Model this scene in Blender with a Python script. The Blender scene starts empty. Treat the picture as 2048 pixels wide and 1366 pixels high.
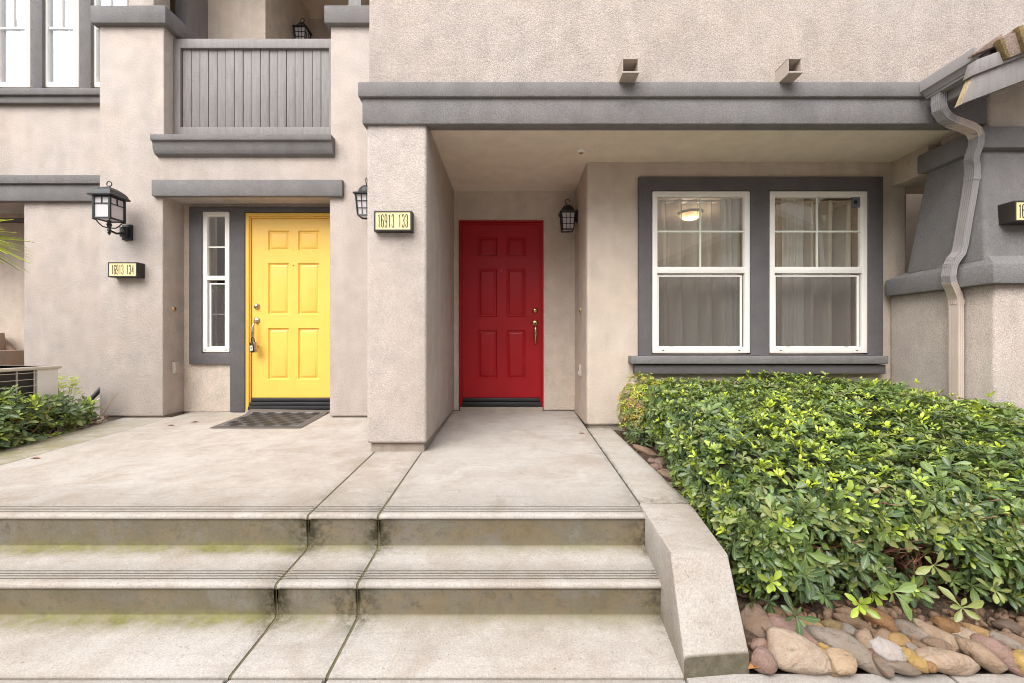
import bpy, bmesh, math, random
import numpy as np
from mathutils import Vector, Matrix, Euler
R = math.radians
SC = bpy.context.scene
COL = SC.collection
# ------------------------------------------------------------------ camera, sky, sun, exposure
F = 853.33          # focal length of the photograph in its own pixels (15 mm on 36 mm)
CH = 1.32           # camera height above the pavement
cd = bpy.data.cameras.new('camera'); cd.lens = 15.0; cd.sensor_width = 36.0; cd.clip_end = 500; cd.clip_start = 0.05
cam = bpy.data.objects.new('camera', cd); COL.objects.link(cam)
cam.location = (0, 0, CH); cam.rotation_euler = (R(90), 0, 0)
SC.camera = cam
SUN_EL, SUN_ROT = 51, 207
W = bpy.data.worlds.new('World'); SC.world = W; W.use_nodes = True
wn = W.node_tree.nodes; wl = W.node_tree.links
bg = wn['Background']; sky = wn.new('ShaderNodeTexSky'); sky.sky_type = 'NISHITA'; sky.sun_disc = False
sky.sun_elevation = R(SUN_EL); sky.sun_rotation = R(SUN_ROT); sky.dust_density = 4.0; sky.ozone_density = 0.6
hs = wn.new('ShaderNodeHueSaturation'); hs.inputs['Saturation'].default_value = 0.22   # overcast: cloud takes the blue out
wl.new(sky.outputs[0], hs.inputs['Color']); wl.new(hs.outputs[0], bg.inputs[0]); bg.inputs[1].default_value = 0.15
sd = bpy.data.lights.new('sun', 'SUN'); sd.energy = 1.3; sd.angle = R(60); sd.color = (1.0, 0.965, 0.915)
sun = bpy.data.objects.new('sun', sd); COL.objects.link(sun)
_el, _az = R(SUN_EL), R(SUN_ROT)
_dir = Vector((math.sin(_az)*math.cos(_el), math.cos(_az)*math.cos(_el), math.sin(_el)))
sun.rotation_euler = _dir.to_track_quat('Z', 'Y').to_euler(); sun.location = (-2, -6, 12)
SC.view_settings.view_transform = 'Standard'; SC.view_settings.look = 'None'
SC.view_settings.exposure = 1.04; SC.view_settings.gamma = 1.0; SC.view_settings.use_curve_mapping = False
SC.cycles.filter_width = 0.95; SC.cycles.max_bounces = 10; SC.cycles.transparent_max_bounces = 16

# ------------------------------------------------------------------ helpers
def X(px, d): return (px-1024.0)*d/F
def Z(py, d): return CH + (683.0-py)*d/F
def P(px, py, d): return Vector((X(px, d), d, Z(py, d)))
def zf(y): return 0.2677 + 0.046*y           # the porch slab falls to the front
ORG = {}
def tag(o, label=None, cat=None, group=None, kind=None):
    if label: o['label'] = label
    if cat: o['category'] = cat
    if group: o['group'] = group
    if kind: o['kind'] = kind
    return o
def thing(name, label, cat, loc=(0, 0, 0), group=None, kind=None):
    o = bpy.data.objects.new(name, None); COL.objects.link(o); o.location = loc; o.empty_display_size = 0.1
    ORG[o] = Vector(loc)
    return tag(o, label, cat, group, kind)

class MB:
    def __init__(s): s.v = []; s.f = []
    def add(s, vs, fs):
        n = len(s.v); s.v += [tuple(v) for v in vs]; s.f += [tuple(i+n for i in f) for f in fs]; return s
    def hexa(s, p):      # 0-3 bottom loop, 4-7 top loop
        return s.add(p, [(3,2,1,0),(4,5,6,7),(0,1,5,4),(1,2,6,5),(2,3,7,6),(3,0,4,7)])
    def box(s, x0, x1, y0, y1, z0, z1):
        return s.hexa([(x0,y0,z0),(x1,y0,z0),(x1,y1,z0),(x0,y1,z0),(x0,y0,z1),(x1,y0,z1),(x1,y1,z1),(x0,y1,z1)])
    def _prism(s, a, b):
        n = len(a)
        return s.add(list(a)+list(b), [tuple(range(n))[::-1], tuple(range(n, 2*n))] + [(i, (i+1)%n, n+(i+1)%n, n+i) for i in range(n)])
    def prism_x(s, poly, x0, x1): return s._prism([(x0,y,z) for y,z in poly], [(x1,y,z) for y,z in poly])
    def prism_y(s, poly, y0, y1): return s._prism([(x,y0,z) for x,z in poly], [(x,y1,z) for x,z in poly])
    def prism_z(s, poly, z0, z1): return s._prism([(x,y,z0) for x,y in poly], [(x,y,z1) for x,y in poly])
    def sweep(s, path, sec, ref=(0,1,0), scale=None):
        path = [Vector(p) for p in path]; ref = Vector(ref); n = len(sec); vs = []
        for i, p in enumerate(path):
            t = (path[min(i+1, len(path)-1)] - path[max(i-1, 0)]).normalized()
            u = ref - ref.dot(t)*t
            if u.length < 1e-4: u = Vector((1,0,0)) - t.x*t
            u.normalize(); w = t.cross(u); k = scale[i] if scale else 1.0
            vs += [p + u*a*k + w*b*k for a, b in sec]
        fs = [(i*n+j, i*n+(j+1)%n, (i+1)*n+(j+1)%n, (i+1)*n+j) for i in range(len(path)-1) for j in range(n)]
        fs += [tuple(range(n))[::-1], tuple(range((len(path)-1)*n, len(path)*n))]
        return s.add(vs, fs)
    def tube(s, path, r, n=8, ref=(0.13,1,0.07), scale=None):
        return s.sweep(path, [(r*math.cos(2*math.pi*i/n), r*math.sin(2*math.pi*i/n)) for i in range(n)], ref, scale)
    def lathe(s, prof, c, n=16, axis='z'):
        c = Vector(c); vs = []
        for r, h in prof:
            for i in range(n):
                a = 2*math.pi*i/n; q = (r*math.cos(a), r*math.sin(a), h)
                if axis == 'y': q = (q[0], q[2], q[1])
                if axis == 'x': q = (q[2], q[0], q[1])
                vs.append(c + Vector(q))
        m = len(prof)
        fs = [(i*n+j, i*n+(j+1)%n, (i+1)*n+(j+1)%n, (i+1)*n+j) for i in range(m-1) for j in range(n)]
        fs += [tuple(range(n))[::-1], tuple(range((m-1)*n, m*n))]
        return s.add(vs, fs)
    def torus(s, c, r, rr, ax=(0,1,0), n=20, m=8):
        q = Vector(ax).to_track_quat('Z', 'Y'); c = Vector(c); vs = []; fs = []
        for i in range(n):
            a = 2*math.pi*i/n
            for j in range(m):
                b = 2*math.pi*j/m
                vs.append(c + q @ Vector(((r+rr*math.cos(b))*math.cos(a), (r+rr*math.cos(b))*math.sin(a), rr*math.sin(b))))
        fs = [(i*m+j, ((i+1)%n)*m+j, ((i+1)%n)*m+(j+1)%m, i*m+(j+1)%m) for i in range(n) for j in range(m)]
        return s.add(vs, fs)
    def wall(s, x0, x1, y0, y1, z0, z1, holes=()):
        xs = sorted({x0, x1, *[h[0] for h in holes], *[h[1] for h in holes]}); xs = [x for x in xs if x0 <= x <= x1]
        zs = sorted({z0, z1, *[h[2] for h in holes], *[h[3] for h in holes]}); zs = [z for z in zs if z0 <= z <= z1]
        nx, nz = len(xs), len(zs)
        def fill(i, j):
            if i < 0 or j < 0 or i >= nx-1 or j >= nz-1: return False
            cx, cz = (xs[i]+xs[i+1])/2, (zs[j]+zs[j+1])/2
            return not any(h[0] < cx < h[1] and h[2] < cz < h[3] for h in holes)
        vs = [(x, y, z) for y in (y0, y1) for z in zs for x in xs]
        A = lambda i, j: j*nx+i
        B = lambda i, j: nx*nz+j*nx+i
        fs = []
        for i in range(nx-1):
            for j in range(nz-1):
                if not fill(i, j): continue
                fs.append((A(i,j), A(i+1,j), A(i+1,j+1), A(i,j+1))); fs.append((B(i,j), B(i,j+1), B(i+1,j+1), B(i+1,j)))
                if not fill(i-1, j): fs.append((A(i,j), A(i,j+1), B(i,j+1), B(i,j)))
                if not fill(i+1, j): fs.append((A(i+1,j), B(i+1,j), B(i+1,j+1), A(i+1,j+1)))
                if not fill(i, j-1): fs.append((A(i,j), B(i,j), B(i+1,j), A(i+1,j)))
                if not fill(i, j+1): fs.append((A(i,j+1), A(i+1,j+1), B(i+1,j+1), B(i,j+1)))
        return s.add(vs, fs)
    def frame(s, x0, x1, z0, z1, y0, y1, w, wb=None, wt=None):   # a rectangular picture-frame of bars
        wb = w if wb is None else wb; wt = w if wt is None else wt
        return s.wall(x0, x1, y0, y1, z0, z1, [(x0+w, x1-w, z0+wb, z1-wt)])
    def build(s, name, mat, parent=None, bevel=0.0, seg=2, smooth=35, kind=None, label=None, sub=0, fix=True):
        bm = bmesh.new(); o0 = ORG.get(parent, Vector((0,0,0))) if parent else Vector((0,0,0))
        vv = [bm.verts.new(Vector(v)-o0) for v in s.v]
        for f in s.f:
            try: bm.faces.new([vv[i] for i in f])
            except ValueError: pass
        loose = [v for v in bm.verts if not v.link_faces]
        if loose: bmesh.ops.delete(bm, geom=loose, context='VERTS')
        if fix: bmesh.ops.recalc_face_normals(bm, faces=bm.faces)
        if bevel:
            es = [e for e in bm.edges if len(e.link_faces) == 2 and e.calc_face_angle(0) > R(35) and e.is_convex]
            if es: bmesh.ops.bevel(bm, geom=es, offset=bevel, segments=seg, profile=0.5, affect='EDGES', clamp_overlap=True)
        me = bpy.data.meshes.new(name); bm.to_mesh(me); bm.free()
        if smooth:
            me.polygons.foreach_set('use_smooth', [True]*len(me.polygons)); me.set_sharp_from_angle(angle=R(smooth))
        if mat: me.materials.append(mat)
        o = bpy.data.objects.new(name, me); COL.objects.link(o)
        if parent: o.parent = parent
        ORG[o] = o0
        if kind: o['kind'] = kind
        if label: o['label'] = label
        return o

# ------------------------------------------------------------------ materials
class NT:
    def __init__(s, name):
        s.m = bpy.data.materials.new(name); s.m.use_nodes = True; s.t = s.m.node_tree; s.n = s.t.nodes
        s.out = s.n['Material Output']; s.b = s.n['Principled BSDF']
        s._pos = None
    def new(s, typ, ins=None, **kw):
        nd = s.n.new('ShaderNode'+typ)
        for k, v in kw.items(): setattr(nd, k, v)
        for k, v in (ins or {}).items(): s.put(nd.inputs[k], v)
        return nd
    def put(s, sock, v):
        if hasattr(v, 'is_output'): s.t.links.new(v, sock)
        elif isinstance(v, (tuple, list)) and len(v) == 3 and sock.type == 'RGBA': sock.default_value = (*v, 1)
        else: sock.default_value = v
    @property
    def pos(s):
        if not s._pos: s._pos = s.new('NewGeometry').outputs['Position']
        return s._pos
    def scaled(s, v): 
        return s.new('VectorMath', {0: s.pos, 1: v}, operation='MULTIPLY').outputs[0]
    def noise(s, scale, detail=3, rough=0.55, vec=None, dist=0.0):
        return s.new('TexNoise', {'Vector': vec or s.pos, 'Scale': scale, 'Detail': detail, 'Roughness': rough, 'Distortion': dist}).outputs[0]
    def ramp(s, fac, a, b, lo=0.0, hi=1.0):
        return s.new('MapRange', {0: fac, 1: a, 2: b, 3: lo, 4: hi}).outputs[0]
    def math(s, op, a, b=0.0, clamp=False):
        return s.new('Math', {0: a, 1: b}, operation=op, use_clamp=clamp).outputs[0]
    def mix(s, fac, a, b, mode='MIX'):
        nd = s.new('Mix', data_type='RGBA', blend_type=mode)
        s.put(nd.inputs[0], fac); s.put(nd.inputs[6], a); s.put(nd.inputs[7], b); return nd.outputs[2]
    def bump(s, h, strength=0.3, dist=0.005):
        return s.new('Bump', {'Height': h, 'Strength': strength, 'Distance': dist}).outputs[0]
    def done(s, color=None, rough=None, metal=None, normal=None, **kw):
        b = s.b
        if color is not None: s.put(b.inputs['Base Color'], color)
        if rough is not None: s.put(b.inputs['Roughness'], rough)
        if metal is not None: s.put(b.inputs['Metallic'], metal)
        if normal is not None: s.put(b.inputs['Normal'], normal)
        for k, v in kw.items(): s.put(b.inputs[k.replace('_', ' ')], v)
        return s.m
def mul(c, k): return tuple(x*k for x in c)

def stucco(name, c, scale=125, bump=0.8, var=0.095, speck=0.27, warm=(1.02, 0.985, 0.945)):
    n = NT(name)
    big = n.noise(1.1, 5, 0.6); mid = n.noise(6.5, 4, 0.6); fine = n.noise(scale, 2.5, 0.6); streak = n.noise(5, 4, 0.6, n.scaled((1.6, 1.6, 0.22)))
    c2 = tuple(a*b for a, b in zip(c, warm))
    col = n.mix(n.ramp(big, 0.35, 0.65), c, c2)
    k = n.math('MULTIPLY', n.ramp(mid, 0.3, 0.7, 1-var, 1+var), n.ramp(streak, 0.3, 0.7, 1-var*0.6, 1+var*0.6))
    k = n.math('MULTIPLY', k, n.ramp(fine, 0.34, 0.66, 1-speck, 1+speck*0.8))
    col = n.mix(1.0, col, n.new('CombineColor', {0: k, 1: k, 2: k}).outputs[0], 'MULTIPLY')
    h = n.math('ADD', fine, n.math('MULTIPLY', n.noise(52, 2), 0.9))
    return n.done(col, 0.93, normal=n.bump(h, bump, 0.007), Specular_IOR_Level=0.2)
def paint(name, c, rough=0.35, var=0.05, bump=0.05, scale=30, spec=0.5, stretch=(1,1,1)):
    n = NT(name)
    a = n.noise(4, 4, 0.6); f = n.noise(scale, 3, 0.6, n.scaled(stretch))
    k = n.math('MULTIPLY', n.ramp(a, 0.3, 0.7, 1-var, 1+var), n.ramp(f, 0.3, 0.7, 1-var*0.5, 1+var*0.5))
    col = n.mix(1.0, c, n.new('CombineColor', {0: k, 1: k, 2: k}).outputs[0], 'MULTIPLY')
    return n.done(col, n.ramp(a, 0.3, 0.7, rough*0.85, min(1, rough*1.2)), normal=n.bump(f, bump, 0.003), Specular_IOR_Level=spec)
def metal(name, c, rough=0.3, mt=1.0, bump=0.05):
    n = NT(name); a = n.noise(40, 3)
    return n.done(n.mix(n.ramp(a, 0.3, 0.7), mul(c, 0.8), c), n.ramp(a, 0.3, 0.7, rough*0.8, rough*1.3), mt, n.bump(a, bump, 0.002))

WALL = (0.480, 0.428, 0.398)
M = {}
M['stucco'] = stucco('stucco_beige', WALL)
M['stucco_porch'] = stucco('stucco_smoother_lightened', (0.545, 0.47, 0.405), bump=0.7, speck=0.22)  # wall stucco, smoother and lightened so the colour carries extra porch light
M['ceiling'] = stucco('stucco_soffit', (0.73, 0.635, 0.535), bump=0.18, speck=0.06, var=0.05)  # lightened too: brightness under the porch is put into the soffit colour
M['trim'] = stucco('stucco_grey', (0.192, 0.181, 0.181), bump=0.55, speck=0.24, warm=(0.97, 1.0, 1.0))
M['trim_dark'] = stucco('stucco_dark_grey', (0.118, 0.111, 0.115), bump=0.4, speck=0.14, warm=(1, 0.99, 0.98))
M['yellow'] = paint('yellow_paint', (0.82, 0.505, 0.095), 0.38, 0.035, 0.05)
M['red'] = paint('red_paint', (0.335, 0.0042, 0.0095), 0.42, 0.07, 0.06, spec=0.32)
M['white'] = paint('white_vinyl', (0.80, 0.77, 0.73), 0.35, 0.02, 0.01)
M['muntin'] = paint('pale_green_bar', (0.66, 0.68, 0.60), 0.4, 0.02, 0.01)
M['black'] = paint('black_lantern_metal', (0.012, 0.014, 0.016), 0.38, 0.2, 0.1)
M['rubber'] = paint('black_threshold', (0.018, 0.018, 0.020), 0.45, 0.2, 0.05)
M['nickel'] = metal('satin_nickel', (0.55, 0.47, 0.36), 0.28)
M['brass'] = metal('brass', (0.62, 0.42, 0.22), 0.25)
M['signbox'] = paint('sign_case', (0.022, 0.018, 0.015), 0.5, 0.15, 0.05)
M['signface'] = paint('sign_face', (0.80, 0.66, 0.33), 0.35, 0.04, 0.0)
M['ink'] = paint('sign_ink', (0.02, 0.015, 0.01), 0.5, 0.1, 0.0)
M['pipe_grey'] = paint('grey_gutter_paint', (0.275, 0.262, 0.265), 0.42, 0.06, 0.05)
M['pipe_beige'] = paint('beige_gutter_paint', (0.50, 0.41, 0.36), 0.5, 0.06, 0.05)
M['box_beige'] = paint('box_beige_paint', (0.42, 0.36, 0.315), 0.6, 0.04, 0.03)
M['ac'] = paint('air_conditioner_shell', (0.60, 0.55, 0.47), 0.45, 0.05, 0.03)
M['ac_dark'] = paint('air_conditioner_fins', (0.03, 0.03, 0.033), 0.6, 0.2, 0.2, 90)
M['stair'] = stucco('stair_concrete', (0.36, 0.27, 0.215), bump=0.2)
M['blind'] = paint('white_blind', (0.56, 0.58, 0.62), 0.6, 0.02, 0.0)
M['room'] = paint('room_wall', (0.24, 0.20, 0.165), 0.8, 0.04, 0.0)
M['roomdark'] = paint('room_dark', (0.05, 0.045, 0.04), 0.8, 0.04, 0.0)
M['bark'] = paint('twig_bark', (0.27, 0.125, 0.075), 0.8, 0.25, 0.4, 60)
M['bark_pale'] = paint('branch_bark', (0.36, 0.23, 0.13), 0.75, 0.2, 0.4, 60)

def wood():
    n = NT('weathered_grey_wood'); g = n.noise(7, 5, 0.65, n.scaled((5, 5, 0.5)), 0.4); rough = n.noise(60, 3, 0.6, n.scaled((0.25, 1, 1)))
    big = n.noise(2.0, 4)
    c = n.mix(n.ramp(g, 0.35, 0.65), (0.180, 0.168, 0.164), (0.238, 0.224, 0.218))
    c = n.mix(n.ramp(rough, 0.62, 0.72, 0, 0.45), c, (0.12, 0.11, 0.11))
    c = n.mix(n.ramp(big, 0.4, 0.7, 0, 0.35), c, (0.22, 0.195, 0.185))
    return n.done(c, 0.7, normal=n.bump(n.math('ADD', g, rough), 0.35, 0.003))
M['wood'] = wood()
def concrete(name='concrete', base=(0.405, 0.376, 0.350), alt=(0.320, 0.272, 0.226), stain=True):
    n = NT(name)
    big = n.noise(0.85, 6, 0.62); mid = n.noise(3.6, 6, 0.65, dist=0.6); trow = n.noise(9, 4, 0.6, n.scaled((0.5, 3.0, 3.0))); fine = n.noise(130, 3, 0.6); pit = n.noise(38, 1.5, 0.5)
    c = n.mix(n.ramp(big, 0.36, 0.64), base, alt)
    c = n.mix(n.ramp(mid, 0.38, 0.66, 0, 0.75), c, mul(base, 1.10))
    c = n.mix(n.ramp(n.noise(2.2, 5, 0.7, dist=1.2), 0.52, 0.68, 0, 0.55), c, mul(alt, 0.92))
    c = n.mix(n.ramp(trow, 0.52, 0.74, 0, 0.32), c, (0.255, 0.215, 0.180))
    grit = n.math('MULTIPLY', n.ramp(fine, 0.3, 0.7, 0.82, 1.16), n.ramp(n.noise(28, 5, 0.7), 0.3, 0.7, 0.94, 1.05))
    c = n.mix(1.0, c, n.new('CombineColor', {0: grit, 1: grit, 2: grit}).outputs[0], 'MULTIPLY')
    c = n.mix(n.ramp(n.noise(70, 2, 0.5), 0.70, 0.74, 0, 0.5), c, (0.13, 0.11, 0.09))
    c = n.mix(n.ramp(pit, 0.72, 0.76, 0, 0.45), c, (0.16, 0.14, 0.12))
    if stain:
        at = n.new('Attribute', attribute_name='stain'); s = n.new('SeparateColor', {0: at.outputs['Color']})
        m1 = n.noise(4.5, 7, 0.72); m2 = n.noise(1.6, 4, 0.6); m3 = n.noise(22, 5, 0.7)
        # riser grime: brown-olive film with pale worn patches, darkened to paint in riser shade
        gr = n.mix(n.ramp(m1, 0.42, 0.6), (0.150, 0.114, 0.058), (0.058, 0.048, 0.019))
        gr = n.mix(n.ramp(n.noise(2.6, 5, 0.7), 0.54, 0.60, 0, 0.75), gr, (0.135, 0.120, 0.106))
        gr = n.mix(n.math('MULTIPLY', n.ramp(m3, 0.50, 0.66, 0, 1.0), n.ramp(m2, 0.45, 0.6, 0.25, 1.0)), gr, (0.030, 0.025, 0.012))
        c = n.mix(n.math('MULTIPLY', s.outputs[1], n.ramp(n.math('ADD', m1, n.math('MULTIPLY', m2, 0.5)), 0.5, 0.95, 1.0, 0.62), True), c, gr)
        # moss at the inside corners and on the planter kerb
        mo = n.mix(n.ramp(m3, 0.35, 0.7), (0.122, 0.112, 0.036), (0.232, 0.216, 0.084))
        mk = n.math('MULTIPLY', s.outputs[0], n.ramp(n.math('ADD', m1, n.math('MULTIPLY', m3, 0.4)), 0.52, 0.82, 0.15, 1.15), True)
        c = n.mix(mk, c, mo)
        # dirt round the joints
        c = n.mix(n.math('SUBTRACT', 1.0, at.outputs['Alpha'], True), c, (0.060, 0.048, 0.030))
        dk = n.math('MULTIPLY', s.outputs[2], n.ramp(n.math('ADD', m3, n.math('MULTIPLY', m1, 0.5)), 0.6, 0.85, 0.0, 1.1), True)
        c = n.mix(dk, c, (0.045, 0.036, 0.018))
    h = n.math('ADD', n.math('MULTIPLY', fine, 0.5), n.math('ADD', n.math('MULTIPLY', mid, 1.5), n.ramp(pit, 0.68, 0.75, 0, -1.0)))
    return n.done(c, 0.82, normal=n.bump(h, 0.28, 0.006), Specular_IOR_Level=0.3)
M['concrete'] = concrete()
M['foundation'] = concrete('foundation_concrete', (0.33, 0.28, 0.235), (0.25, 0.205, 0.165), stain=False)
M['joint'] = paint('joint_dirt', (0.120, 0.105, 0.055), 0.95, 0.3, 0.5, 80)
def soil():
    n = NT('soil_mulch'); a = n.noise(9, 6, 0.7); b = n.noise(60, 4, 0.7)
    return n.done(n.mix(n.ramp(b, 0.35, 0.65), (0.035, 0.022, 0.014), n.mix(a, (0.10, 0.06, 0.038), (0.17, 0.11, 0.07))), 0.95, normal=n.bump(n.math('ADD', a, b), 0.9, 0.02))
M['soil'] = soil()
def glass(name, tint=(0.90, 0.94, 0.91), boost=1.0):
    n = NT(name); fr = n.new('Fresnel', {'IOR': 1.52}).outputs[0]
    front = n.math('SUBTRACT', 1.0, n.new('NewGeometry').outputs['Backfacing'])     # one reflection and one tint per pane
    k = n.math('MULTIPLY', n.math('ADD', n.math('MULTIPLY', fr, 1.6*boost), 0.03*boost, True), front)
    tr = n.new('BsdfTransparent', {'Color': n.mix(front, (1, 1, 1), tint)}); gl = n.new('BsdfGlossy', {'Color': (1, 1, 1), 'Roughness': 0.0})
    wob = n.noise(1.5, 1); n.put(gl.inputs['Normal'], n.bump(wob, 0.02, 0.012))
    mx = n.new('MixShader', {0: k, 1: tr.outputs[0], 2: gl.outputs[0]})
    n.t.links.new(mx.outputs[0], n.out.inputs[0]); return n.m
M['glass'] = glass('window_glass', (0.94, 0.95, 0.92), 2.1)
M['glass_bright'] = glass('upper_window_glass', (0.93, 0.95, 0.97), 2.0)
def seethru(name, c, a, rough=0.8, transl=0.4, edge=0.0):
    n = NT(name); d = n.new('BsdfDiffuse', {'Color': c}); t = n.new('BsdfTranslucent', {'Color': c}); tr = n.new('BsdfTransparent')
    k = a
    if edge: k = n.math('ADD', a, n.math('MULTIPLY', n.new('LayerWeight', {'Blend': 0.5}).outputs['Facing'], edge), True)   # thin cloth is denser seen along its folds
    m1 = n.new('MixShader', {0: transl, 1: d.outputs[0], 2: t.outputs[0]}); m2 = n.new('MixShader', {0: k, 1: tr.outputs[0], 2: m1.outputs[0]})
    n.t.links.new(m2.outputs[0], n.out.inputs[0]); return n.m
M['sheer'] = seethru('sheer_curtain_cloth', (0.84, 0.80, 0.75), 0.62, transl=.15, edge=.5)
M['sheer_white'] = seethru('white_curtain_cloth', (0.90, 0.90, 0.88), 0.85, transl=.2, edge=.3)
M['screen'] = seethru('insect_screen_mesh', (0.13, 0.12, 0.115), 0.30, transl=0.1)
M['milk'] = seethru('lantern_milk_glass', (0.86, 0.83, 0.86), 0.97, transl=0.45)
def emit(name, c, k):
    n = NT(name); return n.done((0.9, 0.8, 0.6), 0.4, Emission_Color=c, Emission_Strength=k)
M['lamp'] = emit('lit_lamp_glass', (1.0, 0.60, 0.24), 2.0)
def leafmat(name):
    n = NT(name); at = n.new('Attribute', attribute_name='tint').outputs['Color']
    rib = n.ramp(n.new('Attribute', attribute_name='tint').outputs['Alpha'], 0.05, 0.16, 0.55, 0.0); ri = n.new('NewGeometry').outputs['Random Per Island']; oi = n.new('ObjectInfo').outputs['Random']
    k = n.math('ADD', n.ramp(ri, 0, 1, 0.72, 1.3), n.ramp(oi, 0, 1, -0.08, 0.08))
    c = n.mix(1.0, at, n.new('CombineColor', {0: k, 1: k, 2: k}).outputs[0], 'MULTIPLY')
    nz = n.noise(55, 3); c = n.mix(n.ramp(nz, 0.3, 0.7, 0, 0.25), c, mul((0.10, 0.12, 0.02), 1.0)); c = n.mix(rib, c, (0.34, 0.40, 0.16))
    bs = n.b; n.done(c, n.ramp(ri, 0, 1, 0.26, 0.42), normal=n.bump(n.noise(130, 2), 0.15, 0.002), Specular_IOR_Level=0.5)
    tl = n.new('BsdfTranslucent', {'Color': n.mix(0.5, c, (0.30, 0.36, 0.03))})
    mx = n.new('MixShader', {0: 0.22, 1: bs.outputs[0], 2: tl.outputs[0]}); n.t.links.new(mx.outputs[0], n.out.inputs[0]); return n.m
M['leaf'] = leafmat('leaf')
def rockmat():
    n = NT('river_stone'); oc = n.new('ObjectInfo').outputs['Color']; rnd = n.new('ObjectInfo').outputs['Random']
    a = n.noise(9, 6, 0.7, dist=1.0); b = n.noise(70, 4, 0.7); v = n.noise(14, 4, 0.6, n.scaled((1.0, 3.0, 3.0)))
    c = n.mix(n.ramp(a, 0.40, 0.60, 0, 0.7), oc, n.mix(0.55, oc, (0.21, 0.115, 0.055)))
    c = n.mix(n.ramp(v, 0.58, 0.72, 0, 0.45), c, (0.085, 0.052, 0.032))
    c = n.mix(n.ramp(b, 0.60, 0.72, 0, 0.55), c, (0.055, 0.035, 0.022))
    c = n.mix(n.ramp(b, 0.25, 0.36, 0.3, 0), c, (0.40, 0.33, 0.26))
    return n.done(c, n.ramp(a, 0.3, 0.7, 0.45, 0.7), normal=n.bump(n.math('ADD', b, n.math('MULTIPLY', a, 2.0)), 0.9, 0.010), Specular_IOR_Level=0.35)
M['rock'] = rockmat()
M['deadleaf'] = paint('dead_leaf', (0.34, 0.15, 0.045), 0.7, 0.3, 0.3, 80)
M['litter'] = paint('dry_litter', (0.14, 0.072, 0.035), 0.85, 0.4, 0.4, 80)
M['tile'] = stucco('roof_tile_clay', (0.25, 0.175, 0.155), bump=0.6, speck=0.35, var=0.25, warm=(0.85, 1.0, 0.85))
M['tile_moss'] = stucco('roof_tile_edge', (0.175, 0.125, 0.06), bump=0.6, speck=0.4, var=0.3)
M['endgrain'] = stucco('board_end_grain', (0.33, 0.27, 0.17), bump=0.4, speck=0.3, var=0.25)
M['mat'] = paint('doormat_rubber', (0.016, 0.016, 0.017), 0.6, 0.2, 0.2, 60)
M['mat_grey'] = paint('doormat_border', (0.105, 0.09, 0.08), 0.85, 0.15, 0.3, 90)
M['mat_carpet'] = paint('doormat_carpet', (0.19, 0.175, 0.175), 0.95, 0.3, 0.5, 200)
M['sticker'] = paint('sticker_navy', (0.02, 0.025, 0.06), 0.4, 0.05, 0.0)
M['sticker_blue'] = paint('sticker_blue', (0.06, 0.25, 0.6), 0.4, 0.05, 0.0)
M['pavers'] = concrete('path_concrete', stain=False)
M['pale_wall'] = paint('pale_far_wall', (0.66, 0.62, 0.57), 0.85, 0.05, 0.0)
M['opp_roof'] = paint('far_roof', (0.10, 0.075, 0.065), 0.8, 0.2, 0.3, 20)

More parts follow.
